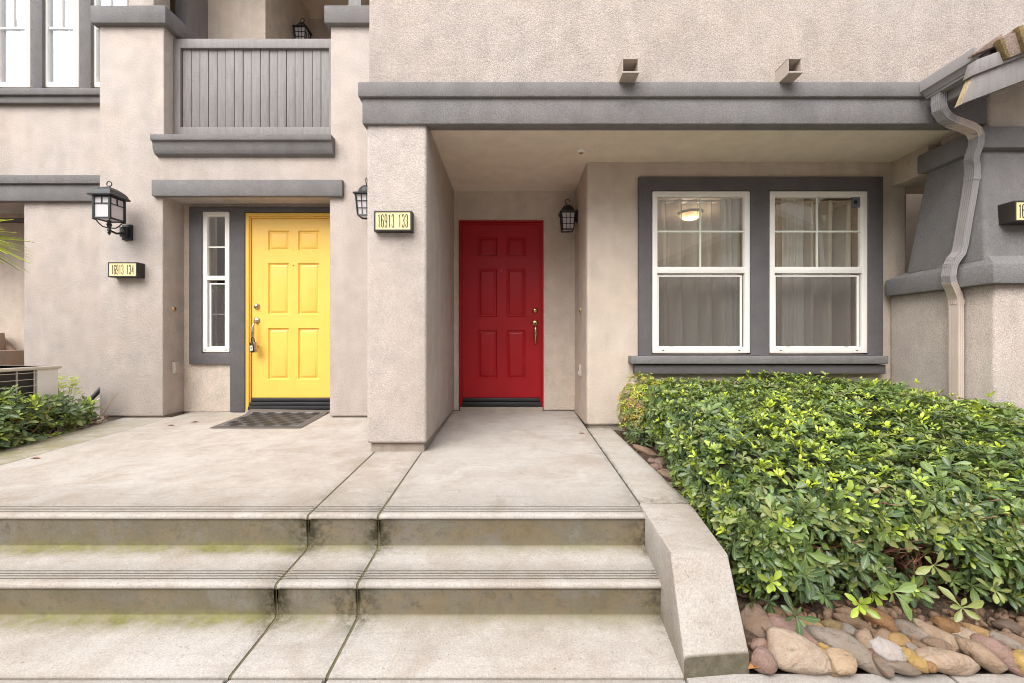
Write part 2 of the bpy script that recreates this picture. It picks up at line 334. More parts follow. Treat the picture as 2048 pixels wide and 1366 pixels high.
# ------------------------------------------------------------------ setting: ground, pavement, porch, steps, beds
g = MB().add([(-120,-120,-0.06),(120,-120,-0.06),(120,120,-0.06),(-120,120,-0.06)], [(0,1,2,3)]).build('ground', M['soil'], kind='structure', smooth=0)
def stations(a, b):
    w = b-a; out = [(a, 1.0), (a+0.018, 0.95), (a+0.05, 0.55), (a+0.11, 0.12), (a+0.18, 0.0)]
    n = max(1, int((w-0.36)/0.25)); out += [(a+0.18+(w-0.36)*i/n, 0.0) for i in range(1, n)]
    return out + [(b-0.18, 0.0), (b-0.11, 0.12), (b-0.05, 0.55), (b-0.018, 0.95), (b, 1.0)]
def step_profile():
    p = []                                   # (y, z, moss, grime and riser shade, jointdirt weight)
    def tread(yb, yn, z0, z1, first):
        sl = (z0-z1)/(yb-yn); zz = lambda y: z1 + (y-yn)*sl
        q = []
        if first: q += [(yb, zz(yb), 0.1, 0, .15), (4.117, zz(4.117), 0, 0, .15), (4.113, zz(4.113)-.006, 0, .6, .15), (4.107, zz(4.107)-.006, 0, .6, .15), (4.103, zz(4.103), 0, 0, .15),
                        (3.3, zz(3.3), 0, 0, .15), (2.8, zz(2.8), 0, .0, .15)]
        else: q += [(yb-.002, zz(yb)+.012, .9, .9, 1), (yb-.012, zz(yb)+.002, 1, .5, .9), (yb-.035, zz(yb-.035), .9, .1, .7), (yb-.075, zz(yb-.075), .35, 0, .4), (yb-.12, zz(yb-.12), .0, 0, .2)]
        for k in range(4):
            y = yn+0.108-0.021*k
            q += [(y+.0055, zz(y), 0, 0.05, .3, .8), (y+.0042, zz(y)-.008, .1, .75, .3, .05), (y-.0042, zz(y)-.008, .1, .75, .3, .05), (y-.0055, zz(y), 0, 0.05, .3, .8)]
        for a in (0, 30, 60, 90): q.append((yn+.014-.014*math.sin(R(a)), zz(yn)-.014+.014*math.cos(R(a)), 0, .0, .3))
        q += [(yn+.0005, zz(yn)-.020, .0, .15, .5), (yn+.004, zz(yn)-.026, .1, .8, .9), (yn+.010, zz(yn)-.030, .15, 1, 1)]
        return q
    p += tread(5.058, 2.324, zf(5.058), zf(2.324), True)
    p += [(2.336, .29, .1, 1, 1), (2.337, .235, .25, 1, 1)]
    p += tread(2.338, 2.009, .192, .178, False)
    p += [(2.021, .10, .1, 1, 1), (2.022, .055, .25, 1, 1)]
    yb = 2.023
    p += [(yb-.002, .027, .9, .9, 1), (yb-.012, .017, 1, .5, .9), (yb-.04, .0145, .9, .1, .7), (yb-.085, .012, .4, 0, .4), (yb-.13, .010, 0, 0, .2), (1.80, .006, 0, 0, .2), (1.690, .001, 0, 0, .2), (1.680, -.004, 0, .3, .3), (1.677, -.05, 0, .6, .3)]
    return p
PROF = step_profile()
def stained(name, mat, parent, vs, fs, st, smooth=40):
    o0 = ORG.get(parent, Vector((0,0,0)))
    me = bpy.data.meshes.new(name); me.from_pydata([tuple(Vector(v)-o0) for v in vs], [], fs); me.update()
    at = me.attributes.new('stain', 'FLOAT_COLOR', 'POINT')
    at.data.foreach_set('color', [c for s in st for c in (s[0], s[1], s[2], s[3] if len(s) > 3 else 1.0)])
    me.polygons.foreach_set('use_smooth', [True]*len(me.polygons)); me.set_sharp_from_angle(angle=R(smooth)); me.materials.append(mat)
    o = bpy.data.objects.new(name, me); COL.objects.link(o); o.parent = parent; ORG[o] = o0
    return o
porch = thing('porch_steps', 'three wide concrete steps and landing below the red and yellow doors', None, (0, 2.3, 0), kind='structure')
def section(x0, x1, moss, mossright=None):
    ss = stations(x0, x1); n = len(PROF); vs = []; st = []; fs = []
    for i, (x, j) in enumerate(ss):
        t = (x-x0)/(x1-x0); mm = moss + ((mossright if mossright is not None else moss)-moss)*t
        drop = 0.004 if i in (0, len(ss)-1) else 0.0
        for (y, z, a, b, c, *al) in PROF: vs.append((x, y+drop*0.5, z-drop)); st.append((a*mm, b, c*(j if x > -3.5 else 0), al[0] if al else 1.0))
    for i in range(len(ss)-1):
        for k in range(n-1): fs.append((i*n+k, i*n+k+1, (i+1)*n+k+1, (i+1)*n+k))
    for base, rev in ((0, False), ((len(ss)-1)*n, True)):       # side skirts in the joints
        m = len(vs)
        for (y, z, *_) in PROF: vs.append((vs[base][0], y+.002, z-.07)); st.append((.2, 1, 1) if x0 > -3.5 or rev else (.3, .3, 0))
        for k in range(n-1):
            f = (base+k, m+k, m+k+1, base+k+1); fs.append(f if not rev else f[::-1])
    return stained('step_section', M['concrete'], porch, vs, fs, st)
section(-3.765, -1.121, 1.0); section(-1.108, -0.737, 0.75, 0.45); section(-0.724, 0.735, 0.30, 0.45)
for xj in (-1.1145, -0.7305):
    MB().prism_x([(y+.006, z-.007) for y, z, *_ in PROF] + [(1.68, -.2), (5.05, -.2)], xj-.0085, xj+.0085).build('joint_filler', M['joint'], porch, smooth=0)
# porch edge slab to the right of the third joint, and the mossy planter kerb on the left
def slab(name, quad, m, dz=0.0, dirt=0.15, thick=0.3):
    n = 10; vs = []; st = []; fs = []
    (a, b, c, d) = [Vector((q[0], q[1], zf(q[1])+dz)) for q in quad]   # a,b near edge left-right; c,d far edge right-left
    for i in range(n+1):
        for j in range(n+1):
            u, v = i/n, j/n; p = a.lerp(b, u).lerp(d.lerp(c, u), v); e = 1.0 if i in (0, n) or j in (0, n) else 0.0
            p.z -= .004*e; vs.append(p); st.append((m if not callable(m) else m(u, v), 0.0, dirt*e))
    for i in range(n):
        for j in range(n): fs.append((i*(n+1)+j, (i+1)*(n+1)+j, (i+1)*(n+1)+j+1, i*(n+1)+j+1))
    ring = [i*(n+1) for i in range(n+1)] + [n*(n+1)+j for j in range(1, n+1)] + [i*(n+1)+n for i in range(n-1, -1, -1)] + [j for j in range(n-1, 0, -1)]
    k = len(vs)
    for r in ring: v = vs[r]; vs.append(Vector((v.x, v.y, v.z-thick))); st.append((0.2, 0.8, 0.2))
    for i in range(len(ring)): j = (i+1) % len(ring); fs.append((ring[i], k+i, k+j, ring[j]))
    return stained(name, M['concrete'], porch, vs, fs, st)
slab('edge_slab', [(.747, 2.478), (1.035, 2.498), (.985, 4.26), (.748, 4.26)], 0.05, dirt=.5)
slab('planter_kerb', [(-4.10, 1.7), (-3.767, 1.7), (-3.767, 4.72), (-4.27, 4.72)], lambda u, v: 1.35*max(0, 1-v)**.6*(.75+.25*math.sin(u*3)), dz=0.001, dirt=.0)
MB().box(-.72, .9, 2.6, 5.06, .0, .33).build('slab_base', M['joint'], porch, smooth=0)
# pavement slabs in front
walk = thing('pavement', None, None, (0, 1.0, 0), kind='structure')
for (a, b, y1) in ((-7, -1.122, 1.668), (-1.107, -.738, 1.668), (-.723, .676, 1.668), (.684, 1.724, 1.70), (1.736, 3.2, 1.70), (3.212, 5.5, 1.70)):
    MB().box(a, b, -.9, y1, -.12, -.001).build('paving_slab', M['pavers'], walk, bevel=.006)
MB().box(-9, 9, -7.5, -.91, -.12, -.004).build('paving_slab', M['pavers'], walk, bevel=.006)
# cheek wall that ramps down beside the steps
ck = [(2.472, zf(2.472)-.001), (1.862, CH-.921), (1.678, CH-1.232)]
def cheek():
    ins = [.738, .692, .676]; outs = [1.037, .941, .946]; vs = []; fs = []; st = []
    rows = []
    ys = [0, .25, .5, .75, 1]
    for k in range(2):
        for t in ys[:-1] if k == 0 else ys:
            y = ck[k][0]+(ck[k+1][0]-ck[k][0])*t; z = ck[k][1]+(ck[k+1][1]-ck[k][1])*t
            rows.append((ins[k]+(ins[k+1]-ins[k])*t, outs[k]+(outs[k+1]-outs[k])*t, y, z))
    r = .012
    for (a, b, y, z) in rows:
        for (x, zz, s) in ((a, -.05, (.3, .55, .2)), (a, z*.5, (.1, .25, 0)), (a, z-r, (0, 0, 0)), (a+r*.3, z-r*.3, (0, 0, 0)), (a+r, z, (0, 0, 0)), ((a+b)/2, z, (0, 0, 0)), (b-r, z, (0, 0, 0)), (b-r*.3, z-r*.3, (0, 0, 0)), (b, z-r, (0, 0, 0)), (b, -.05, (.4, .6, 0))):
            skew = .028*max(0, min(1, (1.862-y)/.184))*max(0, (x-a)/(b-a)); vs.append((x, y+skew, zz)); st.append(s)
    n = 10
    for i in range(len(rows)-1):
        for j in range(n-1): fs.append((i*n+j, i*n+j+1, (i+1)*n+j+1, (i+1)*n+j))
    a, b, y, z = rows[-1]; m = len(vs)
    for j in range(n):
        v = vs[(len(rows)-1)*n+j]; vs.append((v[0], v[1]-.005, v[2]-.010 if j not in (0, n-1) else v[2])); st.append((.12, 1.0, .35))
    for j in range(n-1): fs.append(((len(rows)-1)*n+j, (len(rows)-1)*n+j+1, m+j+1, m+j))
    fs.append(tuple(range(m, m+n)))
    fs.append(tuple(range(0, n))[::-1])
    t = thing('cheek_wall', 'low concrete side wall sloping down along the right end of the steps', 'wall', (.8, 1.66, 0))
    return stained('wall_body', M['concrete'], t, vs, fs, st, 25)
cheek()
# planting beds
def bedz(y): return float(np.interp(y, [1.70, 2.02, 2.4, 2.75, 3.5, 4.25], [.022, .072, .19, .325, .385, .425]))
def bed(name, x0, x1, y0, y1, f, n=40):
    rnd = random.Random(5); m = MB(); vs = []
    for j in range(n+1):
        for i in range(n+1):
            x = x0+(x1-x0)*i/n; y = y0+(y1-y0)*j/n; vs.append((x, y, f(y)+rnd.uniform(-.012, .012)))
    fs = [(j*(n+1)+i, j*(n+1)+i+1, (j+1)*(n+1)+i+1, (j+1)*(n+1)+i) for j in range(n) for i in range(n)]
    return m.add(vs, fs).build(name, M['soil'], kind='structure', smooth=60, fix=False)
bed('garden_bed', .90, 6.0, 1.712, 4.6, bedz)
bed('garden_bed', -9, -3.9, 1.0, 5.3, lambda y: .33+.03*(y-3))

# ------------------------------------------------------------------ the townhouse with the yellow door
HA = thing('townhouse', 'beige stucco townhouse with the yellow door below a boarded balcony', 'house', (-3, 4.68, .5))
YA, YD = 4.68, 4.98
zb = Z(832, YA)
ZS = CH+1.597; ZLED = CH+2.232; ZP = CH+3.46
m = MB(); m.wall(-4.527, -1.15, YA, YD+.06, zb, ZP, [(-3.83, -2.0, zb-1, ZS), (-3.82, -1.99, ZLED, ZP+1)])
m.build('wall', M['stucco'], HA, bevel=.022, seg=3, label='front wall with the porch recess and balcony opening')
MB().box(-4.50, -3.84, YA+.025, YD, .2, zb+.05).box(-1.98, -1.15, YA+.025, YD+.1, .2, zb+.05).build('foundation', M['foundation'], HA)
MB().box(-4.527, -3.822, YD+.06, 6.2, ZLED-.3, ZP).build('wall', M['stucco'], HA, bevel=.02)
# door wall
yw = YD
dw_holes = [(X(405,4.97), X(459,4.97), Z(705,4.97), Z(422,4.97)), (-3.115, -2.05, zf(yw)-.2, Z(425,4.98))]
MB().wall(-4.0, -1.9, yw, yw+.2, zf(yw)+.005, ZS+.3, dw_holes).build('wall', M['stucco_porch'], HA, label='recessed wall round the yellow door')
MB().box(-3.9, -1.95, YA+.02, YD+.2, ZS+.001, ZS+.12).build('soffit', M['ceiling'], HA)
MB().box(-4.0, -1.9, yw+.015, yw+.2, .3, zf(yw)+.01).build('foundation', M['foundation'], HA)
# grey surround of sidelight and door
D = 4.945
x0, x1, x2 = X(378, D), X(460, D), X(489, D)
zt, zwb = Z(413, D), Z(728, D)
wh = (X(403, D), X(460.5, D)-.002, Z(707, D), Z(421, D))
MB().wall(x0, x2, D, yw+.03, zf(yw)+.01, zt, [(wh[0], wh[1], wh[2], wh[3]), (x0-1, x1, zf(yw)-.5, zwb)]).build('door_surround', M['trim_dark'], HA, bevel=.012)
MB().box(x2, -1.95, D, yw+.03, Z(424, D), zt).build('door_surround', M['trim_dark'], HA, bevel=.008)
# sidelight window
def bar_window(parent, x0, x1, z0, z1, y, fw, zrail, rail, vm, hm, low_inset=None, screen=True, glassm=None, low_hm=None):
    w = MB().frame(x0, x1, z0, z1, y, y+.06, fw, fw*1.1).box(x0+fw-.004, x1-fw+.004, y+.004, y+.05, zrail, zrail+rail).build('window', M['white'], parent, bevel=.004)
    gm = glassm or M['glass']
    MB().box(x0+fw-.003, x1-fw+.003, y+.030, y+.034, zrail+rail-.003, z1-fw+.003).build('pane', gm, w, smooth=0)
    lx0, lx1, lz0, lz1 = low_inset or (x0+fw+.012, x1-fw-.012, z0+fw*1.1+.004, zrail-.004)
    sash = MB().frame(lx0, lx1, lz0, lz1, y+.022, y+.045, .022, .022, .014).build('sash', M['white'], w, bevel=.003)
    MB().box(lx0+.02, lx1-.02, y+.034, y+.038, lz0+.02, lz1-.012).build('pane', gm, w, smooth=0)
    MB().box(x0+fw-.002, x1-fw+.002, y+.046, y+.056, z0+fw, zrail+.002).build('sash_stop', M['rubber'], w, smooth=0) if False else None
    if vm: MB().box((x0+x1)/2-.0085, (x0+x1)/2+.0085, y+.020, y+.029, zrail+rail, z1-fw).build('muntin', M['muntin'], w)
    for h in hm: MB().box(x0+fw, x1-fw, y+.0205, y+.0285, h-.0085, h+.0085).build('muntin', M['muntin'], w)
    for h in (low_hm or []): MB().box(lx0+.02, lx1-.02, y+.0385, y+.046, h-.006, h+.006).build('muntin', M['white'], w)
    if screen: MB().box(lx0+.018, lx1-.018, y+.026, y+.0275, lz0+.018, lz1-.01).build('insect_screen', M['screen'], w, smooth=0)
    for s in (.11, .89):
        xx = x0+(x1-x0)*s
        MB().box(xx-.009, xx+.009, y-.001, y+.004, z0+fw*.42, z0+fw*.58).build('weep_slot', M['rubber'], w, smooth=0)
    return w
ys = 4.962
wA = bar_window(HA, X(405,ys), X(458.5,ys), Z(704.5,ys), Z(423,ys), ys, .053, Z(560,ys), .05, False, [Z(493.5,ys)],
    low_inset=(X(416,ys), X(452.5,ys), Z(696,ys), Z(566,ys)), low_hm=[Z(628.5, 5.0)])
wA['label'] = 'tall narrow white sidelight window beside the yellow door'
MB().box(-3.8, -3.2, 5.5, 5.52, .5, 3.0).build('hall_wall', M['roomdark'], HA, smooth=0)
# yellow door
def panel_door(parent, name, label, mat, x0, x1, z0, z1, y, panels, thick=.045):
    holes = [(a, b, c, d) for (a, b, c, d) in panels]
    d = MB().wall(x0, x1, y, y+thick, z0, z1, holes).build(name, mat, parent, label=label)
    for (a, b, c, e) in panels:
        rings = [(0, 0), (.004, .003), (.010, .016), (.022, .017), (.042, .004), (.048, .003)]
        vs = []; fs = []
        for (ins, dep) in rings: vs += [(a+ins, y+dep, c+ins), (b-ins, y+dep, c+ins), (b-ins, y+dep, e-ins), (a+ins, y+dep, e-ins)]
        for r in range(len(rings)-1):
            for k in range(4): fs.append((r*4+k, r*4+(k+1)%4, (r+1)*4+(k+1)%4, (r+1)*4+k))
        k = (len(rings)-1)*4; fs.append((k, k+1, k+2, k+3))
        MB().add(vs, fs).build('door_panel', mat, d, smooth=30, fix=False)
    return d
dy = 4.985
def pr(l, r, t, b, d): return (X(l, d), X(r, d), Z(b, d), Z(t, d))
yp = [pr(l, r, t, b, dy) for (l, r) in ((536, 578), (596, 638)) for (t, b) in ((461, 501), (526, 629), (656, 759))]
sx0, sx1 = X(504.5, dy), X(504.5, dy)+.93
dz0, dz1 = Z(795, dy), Z(437.5, dy)
DA = panel_door(HA, 'door', 'yellow six panel front door', M['yellow'], sx0, sx1, dz0, dz1, dy, yp)
MB().frame(-3.099, sx1+.06, zf(yw)+.01, Z(425.5, 4.955), 4.957, 5.03, .04, 0, .038).frame(-3.062, sx1+.025, zf(yw)+.02, dz1+.022, 4.972, 5.05, .016, 0, .018).build('door_frame', M['yellow'], HA, bevel=.004)
MB().box(sx0-.02, sx1+.02, 5.036, 5.06, dz0-.14, dz1+.05).build('door_stop', M['rubber'], HA, smooth=0)
th = MB(); th.box(sx0-.005, sx1+.01, 4.968, 5.02, dz0-.045, dz0-.006); th.box(sx0-.015, sx1+.01, 4.945, 5.02, dz0-.092, dz0-.050); th.box(sx0-.02, sx1+.01, 4.925, 5.02, dz0-.136, dz0-.096)
th.build('threshold', M['rubber'], HA, bevel=.006)
MB().box(sx0-.05, sx1+.03, 4.93, 5.03, .3, dz0-.137).build('door_sill', M['foundation'], HA, bevel=.006)
def lockset(door, px, pyd, pyh, pyb, d, mat, lean=0.0):
    c = P(px, pyd, d); MB().lathe([(.0, -.030), (.018, -.030), (.024, -.024), (.030, -.016), (.037, -.004), (.038, .004)], c, 18, 'y').lathe([(0, -.036), (.010, -.036), (.011, -.027)], c, 10, 'y').build('deadbolt', mat, door, smooth=50)
    c = P(px, pyh, d); hd = MB().lathe([(0, -.018), (.024, -.017), (.036, -.007), (.040, .004)], c, 20, 'y')
    b = P(px, pyb, d)
    hd.tube([c+Vector((0, -.012, -.01)), c+Vector((lean*.2, -.055, -.035)), c+Vector((lean*.6, -.068, -.075)), (c+b)/2+Vector((lean, -.06, -.03)), b+Vector((lean, -.05, .035)), b+Vector((lean*.5, -.012, 0))],   .0125, 10, (1,0,0), [1, .75, 1.25, 1.3, .8, 1])
    hd.lathe([(0, -.014), (.013, -.013), (.017, -.004), (.017, .004)], b, 12, 'y').tube([c+Vector((-.006,-.02,-.022)), c+Vector((0,-.06,-.026))], .008, 8, (1,0,0))
    hd.build('handle', mat, door, smooth=60)
lockset(DA, 514, 613, 641, 692, dy, M['nickel'], -.012)
MB().lathe([(0, -.004), (.006, -.004), (.007, .004)], P(587, 531, dy), 10, 'y').build('peephole', M['ink'], DA)
MB().box(X(585.5,dy), X(587.3,dy), dy-.0025, dy+.003, Z(503,dy), Z(494,dy)).build('knocker_plate', M['yellow'], DA)
# header over the recess, ledge, caps
MB().box(X(302,4.63), X(684.5,4.63), 4.63, YA+.01, Z(392,4.63), Z(358.5,4.63)).build('header_band', M['trim'], HA, bevel=.012)
yl = 4.575
lz = lambda py: Z(py, yl)
MB().prism_x([(yl, lz(268)), (yl, lz(279.5)), (yl+.022, lz(281)), (yl+.03, lz(285)), (yl+.032, lz(294)), (yl+.055, lz(303)), (YA+.01, lz(307.5)), (YA+.2, lz(307)), (YA+.2, lz(268))], X(299.5,yl), X(662,yl)).build('balcony_ledge', M['trim'], HA, bevel=.005)
for (a, b, y1) in ((-4.527, -3.82, 6.2), (-1.99, -1.15, 5.6)):
    MB().box(a-.05, b+.062 if b < -2 else b, YA-.055, y1, ZP-.004, ZP+.19).build('pillar_cap', M['trim'], HA, bevel=.014)
# balcony railing with boards
yr = 4.81
RL = MB().frame(X(347,yr), X(662,yr)+.05, Z(268,yr)-.05, Z(77,yr), yr, yr+.05, .075, .13, .105)
RL = RL.build('balcony_railing', M['wood'], HA, bevel=.006)
nb = 17; xa, xb = X(361, yr), X(657, yr); rnd = random.Random(3)
for i in range(nb):
    a = xa+(xb-xa)*i/nb; b = xa+(xb-xa)*(i+1)/nb; dd = rnd.uniform(-.003, .003)
    MB().box(a+.0028, b-.0028, yr+.030+dd, yr+.05, Z(262,yr), Z(92,yr)).build('board', M['wood'], RL, bevel=.003)
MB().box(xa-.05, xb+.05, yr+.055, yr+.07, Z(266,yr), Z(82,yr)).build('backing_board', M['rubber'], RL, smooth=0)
# balcony interior behind
zc = CH+5.565
MB().box(-4.35, -3.42, 5.92, 7.2, 3.2, zc+.3).build('wall', M['stucco_porch'], HA, bevel=.02, label='wall at the back of the balcony')
MB().box(-9, -4.35, 6.3, 6.5, 3.2, zc+.3).build('wall', M['stucco_porch'], HA)
MB().box(-3.6, 1.0, 7.36, 7.6, 3.2, zc+.3).build('wall', M['stucco_porch'], HA)
MB().box(-3.42, -3.3, 7.19, 7.37, 3.2, zc+.2).build('wall', M['stucco_porch'], HA) if False else None
MB().box(-9, 1.0, 5.05, 7.6, zc, zc+.1).build('balcony_ceiling', M['ceiling'], HA, smooth=0)
MB().box(-4.6, -1.2, 5.04, 7.4, ZLED-.2, ZLED-.1).build('balcony_floor', M['foundation'], HA, smooth=0)
gb = MB(); 
for (l, r, d0, d1) in ((350, 376, 5.55, 6.3), (376, 395, 5.80, 6.0)):
    gb.box(X(l, d0), X(r, d0)-.004, d0, d1, 3.4, zc-.01)
gb.build('balcony_door_trim', M['wood'], HA)
MB().box(X(697,4.9), X(722,4.9), 4.9, 5.0, ZP, zc+1).build('post', M['wood'], HA)
# recessed left wing
YL = 5.0
hol = [(X(84+97.5*k, YL)-.01, X(156.5+97.5*k, YL)+.01, Z(175, YL)-.01, CH+5.4) for k in (-1, 0, 1)]
ob = (-12, X(47, YL), -.5, Z(402, YL))
MB().wall(-9, -4.2, YL, YL+.25, .1, CH+5.8, hol+[ob]).build('wall', M['stucco'], HA, bevel=.015, label='set back wall with the upper windows')
for k in (-1, 0, 1):
    a, b = X(84+97.5*k, YL-.01), X(156.5+97.5*k, YL-.01)
    w = MB().frame(a, b, Z(175, YL), CH+5.4, YL-.008, YL+.06, .06).build('window', M['white'], HA, bevel=.004)
    MB().box(a+.05, b-.05, YL+.02, YL+.025, Z(172, YL), CH+5.35).build('pane', M['glass_bright'], w, smooth=0)
    MB().box((a+b)/2-.009, (a+b)/2+.009, YL+.005, YL+.019, Z(56,YL), CH+5.3).build('muntin', M['white'], w)
    MB().box(a+.055, b-.055, YL+.006, YL+.0185, Z(57.5,YL), Z(54,YL)).build('muntin', M['white'], w)
    bl = MB()
    for q in range(5): bl.box(a+.03+(b-a-.06)*q/5, a+.03+(b-a-.06)*(q+1)/5-.002, YL+.036+.005*(q % 2), YL+.040+.005*(q % 2), Z(172,YL), CH+5.4)
    bl.build('window_blind', M['blind'], w, smooth=0)
for k in (-1.5, -.5, .5):
    MB().box(X(156.5+97.5*k-48.75+1, YL-.05), X(84+97.5*(k+.5)-1, YL-.05), YL-.045, YL+.02, Z(177, YL-.05), CH+5.6).build('window_trim', M['trim'], HA, bevel=.01)
MB().box(-9, -4.4, YL-.085, YL+.02, Z(189.5,YL-.08), Z(176,YL-.08)).box(-9, -4.4, YL-.055, YL+.02, Z(206,YL-.05), Z(189.5,YL-.05)-.001).build('window_sill', M['trim'], HA, bevel=.008)
MB().box(-9, -4.4, YL-.085, YL+.02, Z(367,YL-.08), Z(350,YL-.08)).box(-9, -4.4, YL-.055, YL+.02, Z(402,YL-.05), Z(367,YL-.05)-.001).build('wall_band', M['trim'], HA, bevel=.008)
MB().box(-9, -4.45, YL+.02, YL+.6, .2, .42).build('foundation', M['foundation'], HA)
# side stair seen through the left opening
MB().box(-9, -5.9, 5.75, 5.95, .1, Z(446, 5.75)).build('stair_wall', M['stucco_porch'], HA)
MB().box(-9, -5.6, 5.70, 6.0, Z(446,5.75)+.001, Z(437,5.72)).build('stair_wall_cap', M['trim'], HA)
MB().box(-12, -4.3, 8.2, 8.4, .1, 5).build('wall', M['stucco_porch'], HA)
st = MB(); st.prism_y([(-8, Z(560,5.68)), (-8, .1), (X(48,5.68), .1), (X(48,5.68), Z(724,5.68)), (X(0,5.68), Z(676,5.68))], 5.66, 5.74)
st.build('stair_skirt', M['stair'], HA, bevel=.006)
for k, (px, py) in enumerate(((22, 701), (-18, 665), (48, 740))):
    MB().box(X(px,5.5)-1.2, X(px,5.5), 5.26, 5.655, .1, Z(py,5.45)).build('stair_step', M['stair'], HA, bevel=.01)

# ------------------------------------------------------------------ the townhouse with the red door
HB = thing('townhouse', 'beige stucco townhouse with the red door and the double window under a grey band', 'house', (1, 3.43, .5))
YP, YR, YW = 3.43, 5.05, 4.24
ZC = CH+1.78
zpb = Z(887, YP)
MB().box(-1.169, -.687, YP, YR+.1, zpb, ZC+.02).build('porch_pillar', M['stucco'], HA if False else HB, bevel=.024, seg=4, label='thick stucco pillar carrying the house number')
MB().box(-1.145, -.71, YP+.035, YR, .2, zpb+.02).build('foundation', M['foundation'], HB, bevel=.008)
MB().box(-1.153, 7.0, YP, YP+.3, CH+1.90, 7.5).build('wall', M['stucco'], HB, bevel=.02, label='plain upper wall above the grey band')
MB().box(-1.153, -.9, YP+.29, 8, CH+1.90, 7.5).build('wall', M['stucco'], HB)
MB().box(-1.0, 7.0, YP+.02, YR+.1, ZC, ZC+.1).build('porch_ceiling', M['ceiling'], HB, smooth=0)
xe = 3.79
MB().box(-1.169-.0277, xe, 3.402, YP+.09, Z(247.5,3.402), Z(192,3.402)).build('cornice', M['trim'], HB, bevel=.012)
MB().box(-1.169-.054, xe, 3.376, YP+.06, Z(193,3.376), Z(162.5,3.376)).build('cornice', M['trim'], HB, bevel=.014)
# door wall
red = dict(x0=X(925.5,YR), x1=X(1080,YR), z0=Z(795.5,YR), z1=Z(448,YR))
MB().wall(-.75, .80, YR, YR+.2, zf(YR)+.012, ZC+.02, [(X(919,YR), X(1086,YR), 0, Z(442,YR))]).build('wall', M['stucco_porch'], HB, label='wall round the red door')
MB().box(-.7, .79, YR+.02, YR+.2, .3, zf(YR)+.02).build('foundation', M['foundation'], HB)
ry = YR+.02
rp = [pr(l, r, t, b, ry) for (l, r) in ((955, 994), (1013, 1051)) for (t, b) in ((473.5, 512.5), (537, 634), (660.5, 757.5))]
DB = panel_door(HB, 'door', 'red six panel front door', M['red'], red['x0'], red['x1'], red['z0'], red['z1'], ry, rp)
MB().frame(X(918,YR), X(1087,YR), zf(YR)+.0, Z(441,YR), YR-.012, YR+.05, .024, 0, .022).frame(X(921.5,YR), X(1083.5,YR), zf(YR)+.01, Z(445,YR), YR+.003, YR+.09, .022, 0, .02).build('door_frame', M['red'], HB, bevel=.003)
MB().box(red['x0']-.02, red['x1']+.02, ry+.048, ry+.06, red['z0']-.15, red['z1']+.04).build('door_stop', M['rubber'], HB, smooth=0)
t = MB(); t.box(red['x0']+.002, red['x1']-.002, YR, YR+.06, red['z0']-.045, red['z0']-.004); t.box(red['x0']-.01, red['x1']+.01, YR-.02, YR+.06, red['z0']-.105, red['z0']-.05)
t.build('threshold', M['rubber'], HB, bevel=.006)
MB().box(red['x0']-.03, red['x1']+.03, YR-.035, YR+.05, .3, red['z0']-.107).build('door_sill', M['foundation'], HB, bevel=.006)
lockset(DB, 1070, 621, 646, 686, ry, M['brass'], 0)
MB().lathe([(0, -.004), (.005, -.004), (.006, .004)], P(1002.5, 541.5, ry), 10, 'y').build('peephole', M['brass'], DB)
# right side wall of the recess and window wall
W1 = (X(1304,YW), X(1501,YW), Z(708,YW), Z(381,YW)); W2 = (X(1539,YW), X(1736,YW), Z(708,YW), Z(381,YW))
zwb2 = Z(851, YW)
MB().wall(.745, 3.93, YW, YW+.22, zwb2, ZC+.02, [(W1[0], W1[1], W1[2], W1[3]), (W2[0], W2[1], W2[2], W2[3])]).build('wall', M['stucco_porch'], HB, bevel=.03, seg=4, label='window wall')
MB().box(.7455, 1.0, YW+.1, YR+.2, zwb2, ZC+.02).build('wall', M['stucco_porch'], HB, label='side wall of the porch right of the red door')
MB().box(.77, 3.9, YW+.03, YW+.2, .3, zwb2+.02).box(.77, .95, YW+.2, YR, .3, zwb2+.02).build('foundation', M['foundation'], HB)
D = 4.195
MB().wall(X(1278,D), X(1767,D), D, YW+.02, Z(712,D), Z(352.5,D), [(X(1303.5,D), X(1501.5,D), Z(709,D), Z(380.5,D)), (X(1538.5,D), X(1737,D), Z(709,D), Z(380.5,D))]).build('window_trim', M['trim_dark'], HB, bevel=.012)
MB().box(X(1262.5,4.13), X(1778,4.13), 4.13, YW+.01, Z(728,4.13), Z(712,4.13)).build('window_sill', M['trim'], HB, bevel=.010)
MB().box(X(1270,4.165), X(1772,4.165), 4.165, YW+.01, Z(748,4.165), Z(728,4.165)-.008).build('window_sill', M['trim_dark'], HB, bevel=.008)
yg = 4.205
for (l, r) in ((1305, 1500), (1540, 1735)):
    w = bar_window(HB, X(l,yg), X(r,yg), Z(706,yg), Z(382.5,yg), yg, .05, Z(546,yg), .062, True, [Z(464,yg+.04)],
        low_inset=(X(l+10,yg), X(r-13,yg), Z(697,yg), Z(550,yg)))
    w['label'] = 'left hand white sash window with the glowing lamp behind' if l < 1400 else 'right hand white sash window with a small sticker in its corner'
    MB().frame(X(l+7,yg), X(r-9,yg), Z(699,yg), Z(548,yg), yg+.040, yg+.058, .01).build('sash_channel', M['rubber'], w, smooth=0)
    for q in (.20, .80):
        xx = X(l,yg)+(X(r,yg)-X(l,yg))*q
        MB().frame(xx-.017, xx+.017, Z(697,yg)-.004, Z(697,yg)+.018, yg+.016, yg+.024, .004).build('screen_tab', M['rubber'], w, smooth=0)
